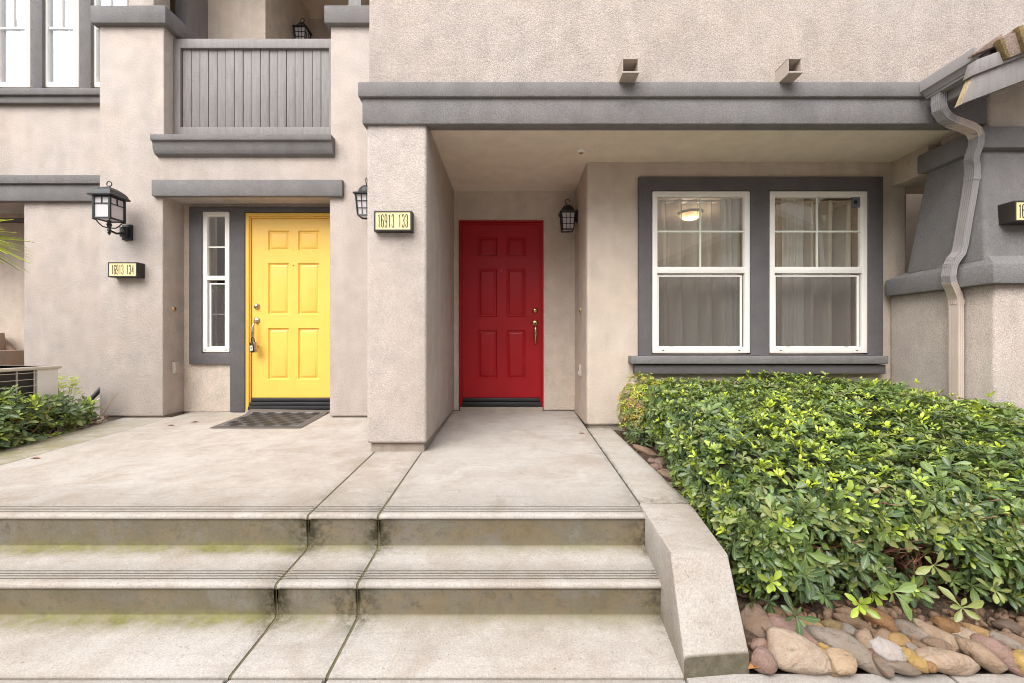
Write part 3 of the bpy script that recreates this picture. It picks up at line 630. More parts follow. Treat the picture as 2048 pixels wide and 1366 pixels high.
# the lit room behind the windows
rm = MB(); rm.box(1.0, 4.3, 7.6, 7.7, .3, 3.6); rm.box(.99, 1.06, YW+.2, 7.7, .3, 3.6); rm.box(4.0, 4.1, YW+.2, 7.7, .3, 3.6); rm.box(.99, 4.1, YW+.2, 7.7, CH+2.0, CH+2.1); rm.box(.99, 4.1, YW+.2, 7.7, .3, .4)
rm.build('room', M['room'], HB, smooth=0)
# scuppers
for (l, r) in ((1245, 1277), (1576, 1602)):
    fy = 3.27; xa_, xb_ = X(l, fy), X(r, fy)
    if l > 1400: xa_, xb_ = X(1576, fy), X(1603, fy)
    zt_, zb_ = Z(116.5, fy), Z(145.5, fy); wd = .012
    s = MB().box(xa_, xa_+.005, fy, YP+.02, zb_, zt_).box(xb_-.005, xb_, fy, YP+.02, zb_, zt_).box(xa_, xb_, fy, YP+.02, zt_-.005, zt_).box(xa_-.002, xb_+.002, fy-.018, YP+.02, zb_-.010, zb_)
    s.box(xa_+.004, xb_-.004, YP-.01, YP+.01, zb_, zt_)
    s.build('scupper', M['box_beige'], HB)

# ------------------------------------------------------------------ the townhouse on the right: battered pillar, roof corner, downspout
HC = thing('townhouse', 'right hand townhouse with a tapering grey stucco pillar, tiled roof corner and downspout', 'house', (4.2, 3.3, .3))
MB().box(3.75, 6.0, 3.31, 4.24, .2, CH+.46).build('pedestal', M['stucco'], HC, bevel=.03, seg=4)
zl0, zl1 = CH+.443, CH+.60
L = [(3.668, 3.25, zl0), (6, 3.25, zl0), (6, 4.20, zl0), (3.668, 4.20, zl0), (3.668, 3.25, zl1), (6, 3.25, zl1), (6, 4.20, zl1), (3.668, 4.20, zl1)]
MB().hexa(L).build('ledge', M['trim'], HC, bevel=.012)
MB().hexa([(3.68, 3.262, zl1-.002), (6, 3.262, zl1-.002), (6, 4.19, zl1-.002), (3.68, 4.19, zl1-.002), (3.72, 3.33, zl1+.07), (6, 3.33, zl1+.07), (6, 4.05, zl1+.045), (3.72, 4.05, zl1+.045)]).build('ledge', M['trim'], HC)
zk0, zk1 = CH+1.515, CH+1.69
MB().hexa([(3.70, 3.33, zl1+.02), (6, 3.33, zl1+.02), (6, 4.02, zl1+.02), (3.70, 4.02, zl1+.02), (3.725, 3.385, zk0+.02), (6, 3.385, zk0+.02), (6, 3.84, zk0+.02), (3.725, 3.84, zk0+.02)]).build('battered_pillar', M['trim'], HC, bevel=.03, seg=4)
MB().box(3.68, 6, 3.335, 3.885, zk0, zk1).build('pillar_capital', M['trim'], HC, bevel=.02)
MB().prism_y([(3.80, zk1-.01), (6, zk1-.01), (6, CH+2.85), (3.80, CH+2.03)], 3.40, 3.80).build('wall', M['stucco_porch'], HC, bevel=.03, seg=3)
MB().box(3.765, 6, 3.86, 4.26, CH+1.535, ZC+.01).build('beam', M['stucco_porch'], HC, bevel=.02)
MB().box(3.6, 6.5, 5.4, 5.6, .2, 3.4).build('wall', M['stucco_porch'], HC)
# roof corner
yk = 2.95
def poly(pts, d): return [(X(a, d), Z(b, d)) for a, b in pts]
MB().prism_y(poly([(1917, 211), (1941, 153), (2300, 16), (2300, 66)], yk), yk-.02, yk+.022).build('rake_board', M['wood'], HC, bevel=.003)
MB().prism_y(poly([(1941, 153), (1951, 121), (2300, -13), (2300, 15)], yk-.03), yk-.04, yk+.022).build('rake_trim', M['wood'], HC, bevel=.003)
bx = X(1916.3, yk); 
MB().hexa([(X(1916,yk), yk-.018, Z(212,yk)), (X(1918,yk), yk-.018, Z(211,yk)), (X(1918,yk), yk+.024, Z(211,yk)), (X(1916,yk), yk+.024, Z(212,yk)), (X(1939.5,yk), yk-.018, Z(154,yk)), (X(1941.2,yk), yk-.018, Z(153,yk)), (X(1941.2,yk), yk+.024, Z(153,yk)), (X(1939.5,yk), yk+.024, Z(154,yk))]).build('board_end', M['endgrain'], HC, smooth=0)
sl = .378
def rz(x): return Z(121, yk-.03) + (x-X(1951, yk-.03))*sl       # top of rake trim
xg = 3.225
MB().hexa([(3.33, yk+.03, rz(3.33)-.03), (6.2, yk+.03, rz(6.2)-.03), (6.2, 3.43, rz(6.2)-.03), (3.33, 3.43, rz(3.33)-.03), (3.33, yk+.03, rz(3.33)-.008), (6.2, yk+.03, rz(6.2)-.008), (6.2, 3.43, rz(6.2)-.008), (3.33, 3.43, rz(3.33)-.008)]).build('roof_deck', M['wood'], HC, smooth=0)
MB().box(3.335, 3.37, yk+.03, 3.40, CH+1.84, CH+2.03).build('fascia_board', M['wood'], HC, bevel=.003)
gt, gm_ = CH+2.055, CH+1.914
prof = [(xg, gt), (xg-.004, gt-.012), (xg, gt-.085), (xg+.012, gt-.090), (xg+.026, gt-.105), (xg+.034, gt-.122), (xg+.044, gt-.128), (xg+.046, gm_), (xg+.11, gm_), (xg+.11, gt-.01), (xg+.104, gt-.01), (xg+.1, gm_+.01), (xg+.05, gm_+.012), (xg+.012, gt-.01)]
MB().prism_y(prof, 2.975, 3.374).build('gutter', M['pipe_grey'], HC, smooth=30)
# rake tiles
def tile(pts, d0, d1, edge=None):
    p = poly(pts, d0); o = MB().prism_y(p, d0, d0+.03); n = len(p)
    (xa, za), (xb, zb_) = p[0], p[-1]
    o.hexa([(xa, d0+.03, za-.03), (xb, d0+.03, zb_-.03), (xb, d1, zb_-.03), (xa, d1, za-.03), (xa, d0+.03, za), (xb, d0+.03, zb_), (xb, d1, zb_), (xa, d1, za)])
    r = o.build('roof_tile', M['tile'], HC, bevel=.005); 
    (xc, zc_), (xd, zd) = p[0], p[1]
    MB().hexa([(xc-.016, d0-.006, zc_-.004), (xc+.012, d0-.006, zc_+.004), (xc+.012, d0+.034, zc_+.004), (xc-.016, d0+.034, zc_-.004)][::1] + [(xd-.014, d0-.006, zd), (xd+.012, d0-.006, zd+.004), (xd+.012, d0+.034, zd+.004), (xd-.014, d0+.034, zd)]).build('tile_edge', M['tile_moss'], r, bevel=.004)
tile([(2002, 77), (2016, 117), (2060, 99), (2048, 56)], 2.89, 3.42)
tile([(2040, 52), (2054, 100), (2120, 72), (2108, 24)], 2.87, 3.42)
tile([(2104, 26), (2118, 73), (2190, 44), (2178, -4)], 2.86, 3.42)
MB().hexa([(X(1953,2.93), 2.93, Z(107,2.93)), (X(2012,2.93), 2.93, Z(84,2.93)), (X(2012,2.93), 2.99, Z(84,2.93)), (X(1953,2.93), 2.99, Z(107,2.93)), (X(1953,2.93), 2.93, Z(102,2.93)), (X(2004,2.93), 2.93, Z(67,2.93)), (X(2004,2.93), 2.99, Z(67,2.93)), (X(1953,2.93), 2.99, Z(102,2.93))]).build('roof_tile', M['tile'], HC, bevel=.004)
# downspout
hw, hd = .036, .027
sec = []
for (a, b, n) in (((-hw, -hd), (hw, -hd), 9), ((hw, -hd), (hw, hd), 7), ((hw, hd), (-hw, hd), 9), ((-hw, hd), (-hw, -hd), 7)):
    for i in range(n):
        t = i/n; x = a[0]+(b[0]-a[0])*t; y = a[1]+(b[1]-a[1])*t; k = 1.0 if i % 2 == 0 else .93
        sec.append((x*(k if abs(a[0]-b[0]) < 1e-6 else 1), y*(k if abs(a[1]-b[1]) < 1e-6 else 1)))
DPT = [(1879, 178, 3.30), (1877, 205, 3.30), (1880, 222, 3.30), (1890, 236, 3.305), (1905, 244, 3.315), (1938, 256, 3.335), (1948, 263, 3.345), (1953, 274, 3.35), (1952, 290, 3.355), (1945, 310, 3.375), (1943, 320, 3.385), (1945, 334, 3.40), (1945, 352, 3.41), (1921, 492, 3.485), (1917, 506, 3.49), (1906, 520, 3.50), (1900, 532, 3.505), (1897, 552, 3.51), (1899, 566, 3.52), (1909, 588, 3.545), (1912, 600, 3.55), (1912.5, 625, 3.55), (1912.5, 800, 3.55)]
DP = [P(*q) for q in DPT]
d1 = MB().sweep(DP[0:6], sec).sweep(DP[6:19], sec).build('downspout', M['pipe_grey'], HC, smooth=8, label='grey painted upper run of the downspout')
MB().sweep([DP[4].lerp(DP[5], -.1)]+DP[5:8], [(a*1.03, b*1.03) for a, b in sec]).build('elbow', M['pipe_beige'], d1, smooth=25)
d2 = MB().sweep(DP[18:], sec).build('downspout', M['pipe_beige'], HC, smooth=8, label='beige lower run of the downspout')
for a, b, mt, par in ((12, 13, 'pipe_grey', d1), (20, 21, 'pipe_beige', d2)):
    p = DP[a]; q = p.lerp(DP[b], .035/ (DP[b]-p).length); MB().sweep([p, q], [(x*1.10, y*1.12) for x, y in sec]).build('strap', M[mt], par, smooth=25)
for idx in (2, 3, 4, 7, 10, 11, 15, 16, 18, 19):
    p = DP[idx]; t = (DP[idx+1]-DP[idx-1]).normalized()
    for k in (-.012, 0, .012):
        MB().sweep([p+t*(k-.0025), p+t*(k+.0025)], [(x*1.045, y*1.05) for x, y in sec]).build('crimp', M['pipe_grey'] if idx < 18 else M['pipe_beige'], d1 if idx < 18 else d2, smooth=25)

# ------------------------------------------------------------------ house number signs
def arc(cx, cy, rx, ry, a0, a1, n=8): return [(cx+rx*math.cos(R(a0+(a1-a0)*i/n)), cy+ry*math.sin(R(a0+(a1-a0)*i/n))) for i in range(n+1)]
G = {'1': [[(.06, .84), (.26, .97), (.26, 0)]],
     '6': [[(.42, .80)] + arc(.235, .80, .185, .18, 0, 180) + arc(.235, .18, .185, .18, 180, 360) + arc(.235, .42, .185, .16, 0, 170)],
     '3': [[(.05, .78)] + arc(.235, .80, .185, .18, 180, 0) + arc(.21, .66, .21, .14, 0, -90) , arc(.21, .38, .21, .14, 90, 0) + arc(.235, .18, .185, .18, 0, -180) + [(.05, .22)]],
     '4': [[(.36, 0), (.36, .98), (.03, .28), (.47, .28)]]}
G['9'] = [[(.47-x, .98-y) for x, y in G['6'][0]]]
def ribbon(mb, pts, w, org, sx, sz, y):
    n = len(pts); q = [Vector((org[0]+a*sx, org[1]+b*sz)) for a, b in pts]; L_ = []; R_ = []
    for i in range(n):
        d = (q[min(i+1, n-1)]-q[max(i-1, 0)]); d = d.normalized() if d.length else Vector((1, 0)); nn = Vector((-d.y, d.x))*w/2
        L_.append(q[i]+nn); R_.append(q[i]-nn)
    vs = [(v.x, y, v.y) for v in L_+R_] + [(v.x, y+.002, v.y) for v in L_+R_]
    fs = [(i, i+1, n+i+1, n+i) for i in range(n-1)] + [(2*n+i, 3*n+i, 3*n+i+1, 2*n+i+1) for i in range(n-1)]
    mb.add(vs, fs)
def number_sign(label, x0, z0, yfront, yback, text, w=.30, h=.155):
    t = thing('number_sign', label, 'sign', (x0+w/2, yback, z0), group='lit box house number signs')
    MB().frame(x0, x0+w, z0, z0+h, yfront, yback+.004, .013).box(x0+.01, x0+w-.01, yfront+.008, yback+.003, z0+.01, z0+h-.01).build('case', M['signbox'], t, bevel=.002)
    MB().box(x0+.0125, x0+w-.0125, yfront+.003, yfront+.007, z0+.0125, z0+h-.0125).build('face_plate', M['signface'], t, smooth=0)
    pitch = .0272; tw = pitch*(len(text)-1)+.02; xs = x0+w/2-tw/2
    for i, ch in enumerate(text):
        if ch == ' ': continue
        mb = MB()
        for pl in G[ch]: ribbon(mb, pl, .0060, (xs+i*pitch, z0+h/2-.051), .041, .104, yfront+.001)
        mb.build('digit', M['ink'], t, smooth=0, fix=False)
    return t
number_sign('cream and black box sign numbered 16913 134 left of the yellow door', X(215.5,4.58), Z(554,4.58), 4.58, YA, '16913 134', .312, .160)
number_sign('cream and black box sign numbered 16913 133 on the pillar beside the red door', X(747.5,3.365), Z(462,3.365), 3.365, YP, '16913 133', .30, .161)
number_sign('partly visible number sign on the tapering grey pillar at the right edge', X(2030,3.24), Z(443,3.24), 3.24, 3.372, '16913    ', .30, .160)

# ------------------------------------------------------------------ lanterns
def mission_lantern():
    c = Vector((-4.205, 4.455, 0)); s = .083
    t = thing('wall_lantern', 'large black wall lantern with square milky panes left of the yellow door', 'lantern', (-4.205, YA, Z(470, YA)), group='black wall lanterns')
    z0, z1 = CH+1.262, CH+1.50
    fr = MB()
    for sx in (-1, 1):
        for sy in (-1, 1): fr.box(c.x+sx*s-.009, c.x+sx*s+.009, c.y+sy*s-.009, c.y+sy*s+.009, z0, z1)
    for z in (z0, z1-.016):
        for sy in (-1, 1): fr.box(c.x-s, c.x+s, c.y+sy*s-.007, c.y+sy*s+.007, z, z+.016)
        for sx in (-1, 1): fr.box(c.x+sx*s-.007, c.x+sx*s+.007, c.y-s, c.y+s, z, z+.016)
    zm = z1-.085
    for sy in (-1, 1): fr.box(c.x-s, c.x+s, c.y+sy*s-.005, c.y+sy*s+.005, zm, zm+.008); fr.box(c.x-.004, c.x+.004, c.y+sy*s-.005, c.y+sy*s+.005, zm, z1)
    for sx in (-1, 1): fr.box(c.x+sx*s-.005, c.x+sx*s+.005, c.y-s, c.y+s, zm, zm+.008); fr.box(c.x+sx*s-.005, c.x+sx*s+.005, c.y-.004, c.y+.004, zm, z1)
    fr.build('cage', M['black'], t)
    for sy in (-1, 1): MB().box(c.x-s+.005, c.x+s-.005, c.y+sy*(s-.006)-.002, c.y+sy*(s-.006)+.002, z0+.01, z1-.008).build('pane', M['milk'], t, smooth=0)
    for sx in (-1, 1): MB().box(c.x+sx*(s-.006)-.002, c.x+sx*(s-.006)+.002, c.y-s+.009, c.y+s-.009, z0+.01, z1-.008).build('pane', M['milk'], t, smooth=0)
    rf = MB(); prof = [(.118, 0), (.120, .012), (.108, .026), (.098, .055), (.072, .082), (.042, .104), (.018, .116), (.0, .118)]
    vs = []; fs = []
    for r, h in prof: vs += [(c.x+a*r, c.y+b*r, z1-.004+h) for a, b in ((-1,-1),(1,-1),(1,1),(-1,1))]
    for i in range(len(prof)-1):
        for k in range(4): fs.append((i*4+k, i*4+(k+1)%4, (i+1)*4+(k+1)%4, (i+1)*4+k))
    fs.append((3,2,1,0)); rf.add(vs, fs); rf.build('roof', M['black'], t, smooth=30)
    MB().torus((c.x, c.y, z1+.145), .026, .0048, (0, 1, 0)).lathe([(.012, 0), (.008, .012), (.004, .02)], (c.x, c.y, z1+.108), 10).build('hanging_ring', M['black'], t, smooth=60)
    fz = MB().lathe([(.0, -.155), (.012, -.135), (.017, -.122), (.006, -.112), (.02, -.106), (.02, -.098), (.014, -.09), (.02, -.05), (.026, -.046), (.014, -.02), (.02, 0)], (c.x, c.y, z0), 12)
    for a in (45, 135, 225, 315):
        e = Vector((math.cos(R(a)), math.sin(R(a)), 0)); b = Vector((c.x, c.y, z0))
        fz.tube([b+e*.015+Vector((0,0,-.075)), b+e*.05+Vector((0,0,-.07)), b+e*.08+Vector((0,0,-.04)), b+e*.10+Vector((0,0,-.008)), b+e*.128+Vector((0,0,-.006))], .006, 6)
    fz.tube([(c.x, c.y, z0-.10), (c.x, c.y+.08, z0-.115), (c.x, c.y+.17, z0-.085), (c.x, YA-.02, z0-.075)], .011, 8, (1,0,0))
    fz.build('bracket', M['black'], t, smooth=50)
    MB().box(c.x-.052, c.x+.052, YA-.03, YA+.005, z0-.155, z0+.015).box(c.x-.036, c.x+.036, YA-.075, YA-.028, z0-.13, z0-.02).build('back_plate', M['black'], t, bevel=.008)
mission_lantern()
def coach_lantern(label, c, wall_dir, reach, k=1.0):
    c = Vector(c); wd = Vector(wall_dir)
    t = thing('wall_lantern', label, 'lantern', c+wd*reach, group='black wall lanterns')
    n = 4; a0 = 45
    def ring(r, h): return [c+Vector((r*math.cos(R(a0+90*i)), r*math.sin(R(a0+90*i)), h))*k for i in range(4)]
    top, bot = ring(.122, .085), ring(.098, -.13)
    fr = MB()
    for i in range(4):
        fr.tube([bot[i], top[i]], .0085*k, 6)
        for (A, B) in ((bot, bot), (top, top)): fr.tube([A[i], A[(i+1)%4]], .009*k, 6)
        for q in (1/3, 2/3):
            fr.tube([bot[i].lerp(bot[(i+1)%4], q), top[i].lerp(top[(i+1)%4], q)], .0042*k, 5)
            fr.tube([bot[i].lerp(top[i], q), bot[(i+1)%4].lerp(top[(i+1)%4], q)], .0042*k, 5)
    fr.build('cage', M['black'], t, smooth=50)
    ti, bi = ring(.113, .084), ring(.090, -.12)
    for i in range(4):
        j = (i+1) % 4; MB().add([bi[i], bi[j], ti[j], ti[i]], [(0,1,2,3)]).build('pane', M['milk'], t, smooth=0)
    rf = MB(); prof = [(.150, .082), (.152, .096), (.135, .104), (.115, .125), (.098, .155), (.070, .18), (.045, .192), (.0, .198)]
    vs = []; fs = []; N = 16
    for r, h in prof:
        for i in range(N):
            a = 2*math.pi*i/N; sq = 1/max(abs(math.cos(a)), abs(math.sin(a))) if h < .1 else 1.0; rr = r*.72*sq if h < .1 else r*.78
            vs.append(c+Vector((rr*math.cos(a), rr*math.sin(a), h))*k)
    for i in range(len(prof)-1):
        for j in range(N): fs.append((i*N+j, i*N+(j+1)%N, (i+1)*N+(j+1)%N, (i+1)*N+j))
    fs.append(tuple(range(N))[::-1]); rf.add(vs, fs).build('roof', M['black'], t, smooth=45)
    hk = [c+Vector((0, 0, .195))*k]+[c+(Vector((0, 0, .245))+(-wd*math.cos(R(a))+Vector((0,0,1))*math.sin(R(a)))*.03)*k for a in range(-60, 200, 25)]
    MB().tube(hk, .0055*k, 6, (.3, .2, .1)).build('hook', M['black'], t, smooth=60)
    br = MB().tube([c+Vector((0,0,.06))*k+wd*.09*k, c+Vector((0,0,.035))+wd*(reach*.7), c+Vector((0,0,.05))+wd*(reach-.01)], .013*k, 8, (0,0,1))
    q = wd.to_track_quat('Z', 'Y'); pb = c+Vector((0,0,.05))+wd*reach
    pv = []; pf = []
    for (r, h) in ((.02, -.05), (.045, -.03), (.058, -.012), (.06, .004)):
        for i in range(14): pv.append(pb+q @ Vector((r*math.cos(2*math.pi*i/14), r*1.25*math.sin(2*math.pi*i/14), h)))
    for i in range(3):
        for j in range(14): pf.append((i*14+j, i*14+(j+1)%14, (i+1)*14+(j+1)%14, (i+1)*14+j))
    br.add(pv, pf).build('bracket', M['black'], t, smooth=50)
coach_lantern('small black lantern with gridded panes on the wall right of the red door', (X(1135,4.86), 4.86, Z(441,4.86)), (1, 0, 0), .745-X(1135,4.86), .88)
coach_lantern('black lantern half hidden behind the pillar, right of the yellow door', (-1.525, 4.48, CH+1.44), (0, 1, 0), .20, 1.0)
coach_lantern('black lantern up on the balcony wall, cut off by the railing', (-3.30, 6.72, Z(72, 6.72)), (-1, 0, 0), .12, 1.0)

# ------------------------------------------------------------------ small fittings
t = thing('door_bell', 'round brass bell button left of the yellow door', 'door bell', (X(355,4.83), 4.83, Z(618,4.83)))
bxw = -3.83+.004; c = Vector((bxw, 4.83, Z(618, 4.83)))
MB().lathe([(.0, .016), (.012, .015), (.022, .010), (.026, 0)], c, 16, 'x').build('bezel', M['brass'], t, smooth=50)
MB().lathe([(0, .021), (.009, .02), (.011, .014)], c, 12, 'x').build('button', M['ink'], t, smooth=50)
t = thing('utility_box', 'small beige cable box low on the wall near the yellow door', 'utility box', (bxw, 4.85, Z(747,4.85)))
MB().box(bxw-.004, bxw+.035, 4.80, 4.88, Z(747,4.83), Z(724,4.83)).build('box_body', M['box_beige'], t, bevel=.004)
MB().box(bxw+.034, bxw+.038, 4.805, 4.875, Z(744,4.83), Z(728,4.83)).build('lid_edge', M['box_beige'], t, bevel=.001)
xr = .745
t = thing('door_bell', 'dark bell button on the porch wall right of the red door', 'door bell', (xr, 4.62, Z(624,4.62)))
MB().box(xr-.012, xr+.003, 4.60, 4.63, Z(630,4.62), Z(617,4.62)).build('bezel', M['brass'], t, bevel=.004)
MB().lathe([(0, -.018), (.008, -.017), (.009, -.01)], (xr, 4.615, Z(623.5,4.62)), 10, 'x').build('button', M['ink'], t)
t = thing('outlet_cover', 'pale outlet cover low on the porch wall right of the red door', 'outlet', (xr, 4.62, Z(745,4.62)))
MB().box(xr-.022, xr+.003, 4.59, 4.66, Z(752,4.62), Z(729,4.62)).build('cover', M['box_beige'], t, bevel=.004)
MB().box(xr-.026, xr-.020, 4.60, 4.65, Z(749,4.62), Z(742,4.62)).build('flap', M['white'], t, bevel=.002)
ds = 1.78*F/(683-302); c = Vector((X(1162, ds), ds, ZC))
t = thing('fire_sprinkler', 'round white fire sprinkler head on the porch ceiling', 'sprinkler', c)
MB().lathe([(.0, -.012), (.022, -.012), (.036, -.005), (.038, .002)], c, 20).build('plate', M['white'], t, smooth=40)
MB().lathe([(.006, 0), (.006, -.02), (.016, -.022), (.016, -.025), (0, -.026)], c, 12).build('nozzle', M['brass'], t, smooth=40)
# lockbox hanging from the yellow door's handle
c = P(507, 693, 4.905)
t = thing('lockbox', 'key lockbox with a blue sticker hanging from the yellow door handle', 'lockbox', c)
rot = Matrix.Rotation(R(-6), 4, 'Y') @ Matrix.Rotation(R(-28), 4, 'Z')
def rb(mb, x0, x1, y0, y1, z0, z1):
    return mb.hexa([c + (rot @ Vector(v)) for v in [(x0,y0,z0),(x1,y0,z0),(x1,y1,z0),(x0,y1,z0),(x0,y0,z1),(x1,y0,z1),(x1,y1,z1),(x0,y1,z1)]])
rb(MB(), -.040, .040, -.018, .024, -.07, .05).build('shell', M['nickel'], t, bevel=.008)
rb(MB(), -.034, .034, -.024, -.016, -.066, .046).build('front', M['ink'], t, bevel=.004)
rb(MB(), -.028, .022, -.0265, -.023, -.045, .012).build('label_plate', M['white'], t, smooth=0)
rb(MB(), -.014, .010, -.028, -.026, -.032, .002).build('sticker', M['sticker_blue'], t, smooth=0)
pth = [c + rot @ Vector(v) for v in [(-.026, 0, .045), (-.026, 0, .075)]+[(.026*math.cos(R(a)), 0, .08+.026*math.sin(R(a))) for a in range(160, 10, -25)]+[(.026, 0, .075), (.026, 0, .045)]]
MB().tube(pth, .0055, 8).build('shackle', M['ink'], t, smooth=60)
# window sticker
t = thing('window_sticker', 'small square sticker in the top right corner of the right window', 'sticker', P(1712, 405, yg+.028))
MB().box(X(1703,yg+.03), X(1720,yg+.03), yg+.0275, yg+.029, Z(415,yg+.03), Z(394,yg+.03)).build('backing', M['signbox'] if False else M['sticker'], t, smooth=0)
MB().box(X(1704,yg+.03), X(1719,yg+.03), yg+.0262, yg+.0273, Z(414,yg+.03), Z(395,yg+.03)).build('print', seethru('sticker_grey', (.25, .27, .33), 1.0), t, smooth=0)
sp = MB(); cc = P(1711.5, 404, yg+.025)
for a in range(0, 360, 60): sp.hexa([cc+Vector((dx*math.cos(R(a))-dz*math.sin(R(a)), yy, dx*math.sin(R(a))+dz*math.cos(R(a)))) for yy in (0.0002, .001) for (dx, dz) in ((0, -.008), (.03, -.003), (.03, .003), (0, .008))])
sp.build('star_mark', M['ink'], t, smooth=0)
# lamp in the room
c = Vector((X(1381, 6.6), 6.6, CH+2.0))
t = thing('ceiling_lamp', 'lit dome ceiling lamp glowing behind the left window pane', 'lamp', c)
MB().lathe([(.0, -.125), (.06, -.118), (.11, -.10), (.15, -.065), (.165, -.03)], c, 24).build('glass_bowl', M['lamp'], t, smooth=60)
MB().lathe([(.10, 0), (.17, -.02), (.175, -.034), (.16, -.036)], c, 24).build('rim', M['brass'], t, smooth=60)
pl = bpy.data.lights.new('ceiling_lamp_light', 'POINT'); pl.energy = 24; pl.color = (1, .80, .58); pl.shadow_soft_size = .1
po = bpy.data.objects.new('ceiling_lamp_light', pl); COL.objects.link(po); po.parent = t; po.location = (0, 0, -.30)
# curtains
def curtain(label, x0, x1, y, z0, z1, folds, amp, mat, seed, gather=0.0):
    rnd = random.Random(seed); n = folds*8; vs = []; m_ = 10; ph = [rnd.uniform(.7, 1.4) for _ in range(folds+1)]; t = thing('curtain', label, 'curtain', ((x0+x1)/2, y, z0), group='sheer curtains')
    for j in range(m_+1):
        v = j/m_
        for i in range(n+1):
            u = i/n; f = u*folds; a = ph[min(int(f), folds)]
            xc = (x0+x1)/2; x = xc+(x0+(x1-x0)*u-xc)*(1-gather*math.sin(v*math.pi*.5)*(.5))
            x += .02*math.sin(3*v+f)*v
            vs.append((x, y+amp*a*math.sin(2*math.pi*f+.6*math.sin(2*v+f)), z0+(z1-z0)*v))
    fs = [(j*(n+1)+i, j*(n+1)+i+1, (j+1)*(n+1)+i+1, (j+1)*(n+1)+i) for j in range(m_) for i in range(n)]
    MB().add(vs, fs).build('cloth', mat, t, smooth=80, fix=False)
    MB().tube([(x0-.05, y, z1+.005), (x1+.05, y, z1+.005)], .010, 8).build('rod', M['white'], t, smooth=50)
zt_ = CH+1.50
curtain('sheer taupe curtain across the left window', X(1316,4.5)-.05, X(1478,4.5), 4.50, .95, zt_-.02, 6, .075, M['sheer'], 1)
curtain('whiter curtain edge bunched at the right side of the left window', X(1440,4.455), X(1478,4.455), 4.455, .95, zt_, 3, .02, M['sheer_white'], 2)
curtain('sheer taupe curtain across the right window', X(1555,4.5), X(1720,4.5)+.05, 4.50, .95, zt_-.03, 5, .075, M['sheer'], 3)
curtain('whiter curtain edge bunched at the left side of the right window', X(1563,4.455), X(1608,4.455), 4.455, .95, zt_, 3, .02, M['sheer_white'], 4)
# doormat
def doormat():
    fl = lambda x, y: zf(y)+.004+(.05*max(0, (y-4.80)/.13)**1.5 if y > 4.80 else 0)*(1-.35*(x+3)/.9)
    t = thing('doormat', 'black patterned rubber doormat curling up in front of the yellow door', 'doormat', (-2.55, 4.5, zf(4.5)))
    xa, xb, y0, y1 = -2.985, -2.085, 4.205, 4.915
    N, K = 12, 16; vs = []; fs = []
    def grid(a, b, c, d, nn, kk, lift):
        o = len(vs)
        for j in range(kk+1):
            for i in range(nn+1):
                x = a+(b-a)*i/nn; y = c+(d-c)*j/kk; vs.append((x-.04*(y-4.2), y, fl(x, y)+lift))
        for j in range(kk):
            for i in range(nn): fs.append((o+j*(nn+1)+i, o+j*(nn+1)+i+1, o+(j+1)*(nn+1)+i+1, o+(j+1)*(nn+1)+i))
    grid(xa, xb, y0, y1, N, K, .004); b = MB().add(vs, fs).build('mat_base', M['mat_grey'], t, smooth=60, fix=False)
    vs.clear(); fs.clear()
    grid(xa+.05, xb-.05, y0+.05, y1-.05, N, K, .0075); MB().add(vs, fs).build('carpet', M['mat_carpet'], t, smooth=60, fix=False)
    vs.clear(); fs.clear()
    nx, ny = 9, 6; wx = (xb-xa-.13)/nx; wy = (y1-y0-.13)/ny
    for i in range(nx):
        for j in range(ny):
            a = xa+.065+i*wx; c = y0+.065+j*wy
            if (i+j) % 2: 
                for k in range(3): grid(a+.002, a+wx-.002, c+wy*(k+.04)/3, c+wy*(k+.96)/3, 1, 1, .0125)
            else: 
                for k in range(3): grid(a+wx*(k+.32)/3, a+wx*(k+.68)/3, c+.006, c+wy-.006, 1, 1, .0105)
    o = MB().add(vs, fs).build('ribs', M['mat'], t, smooth=0, fix=False, kind='stuff')
doormat()
# air conditioner
t = thing('air_conditioner', 'beige outdoor air conditioner behind the shrub at the left', 'air conditioner', (-4.95, 3.9, .3))
ax, ay0, ay1, az1 = -4.56, 3.55, 4.29, CH-.243
yg0, yg1 = 3.5, 4.56*F/(1024-75)
MB().wall(-5.4, ax-.04, ay0, ay1, .35, az1).build('shell', M['ac'], t, bevel=.01)
MB().box(ax-.04, ax, yg1, ay1, .35, az1-.03).build('corner_panel', M['white'], t, bevel=.006)
MB().box(-5.42, ax+.015, ay0-.02, ay1+.02, az1-.03, az1).build('top_cover', M['ac'], t, bevel=.008)
MB().box(ax-.05, ax-.035, ay0+.03, yg1, .35, az1-.035).build('coil', M['ac_dark'], t, smooth=0)
gr = MB()
for k in range(8): z = az1-.055-.062*k; gr.box(ax-.012, ax-.006, ay0, yg1, z-.003, z+.003)
for k in range(6): y = yg1-.02-.145*k; gr.box(ax-.013, ax-.005, y-.004, y+.004, .36, az1-.03)
gr.build('grille', M['ac'], t)
vt = MB()
for k in range(9): vt.box(-5.2+.03*k, -5.185+.03*k, 3.6, 4.1, az1, az1+.006)
vt.build('fan_vent', M['ac_dark'], t)
t = thing('drain_hose', 'black hose leaving the wall corner behind the left shrub', 'hose', (-4.4, 4.8, .45))
MB().tube([P(203, 776, 4.86), P(192, 788, 4.82), P(180, 800, 4.78), P(165, 815, 4.74), P(150, 850, 4.7)], .024, 10).build('hose', M['rubber'], t, smooth=60)
MB().tube([P(205, 795, 4.84), P(190, 803, 4.8), P(170, 820, 4.76)], .010, 8).build('pipe', M['white'], t, smooth=60)

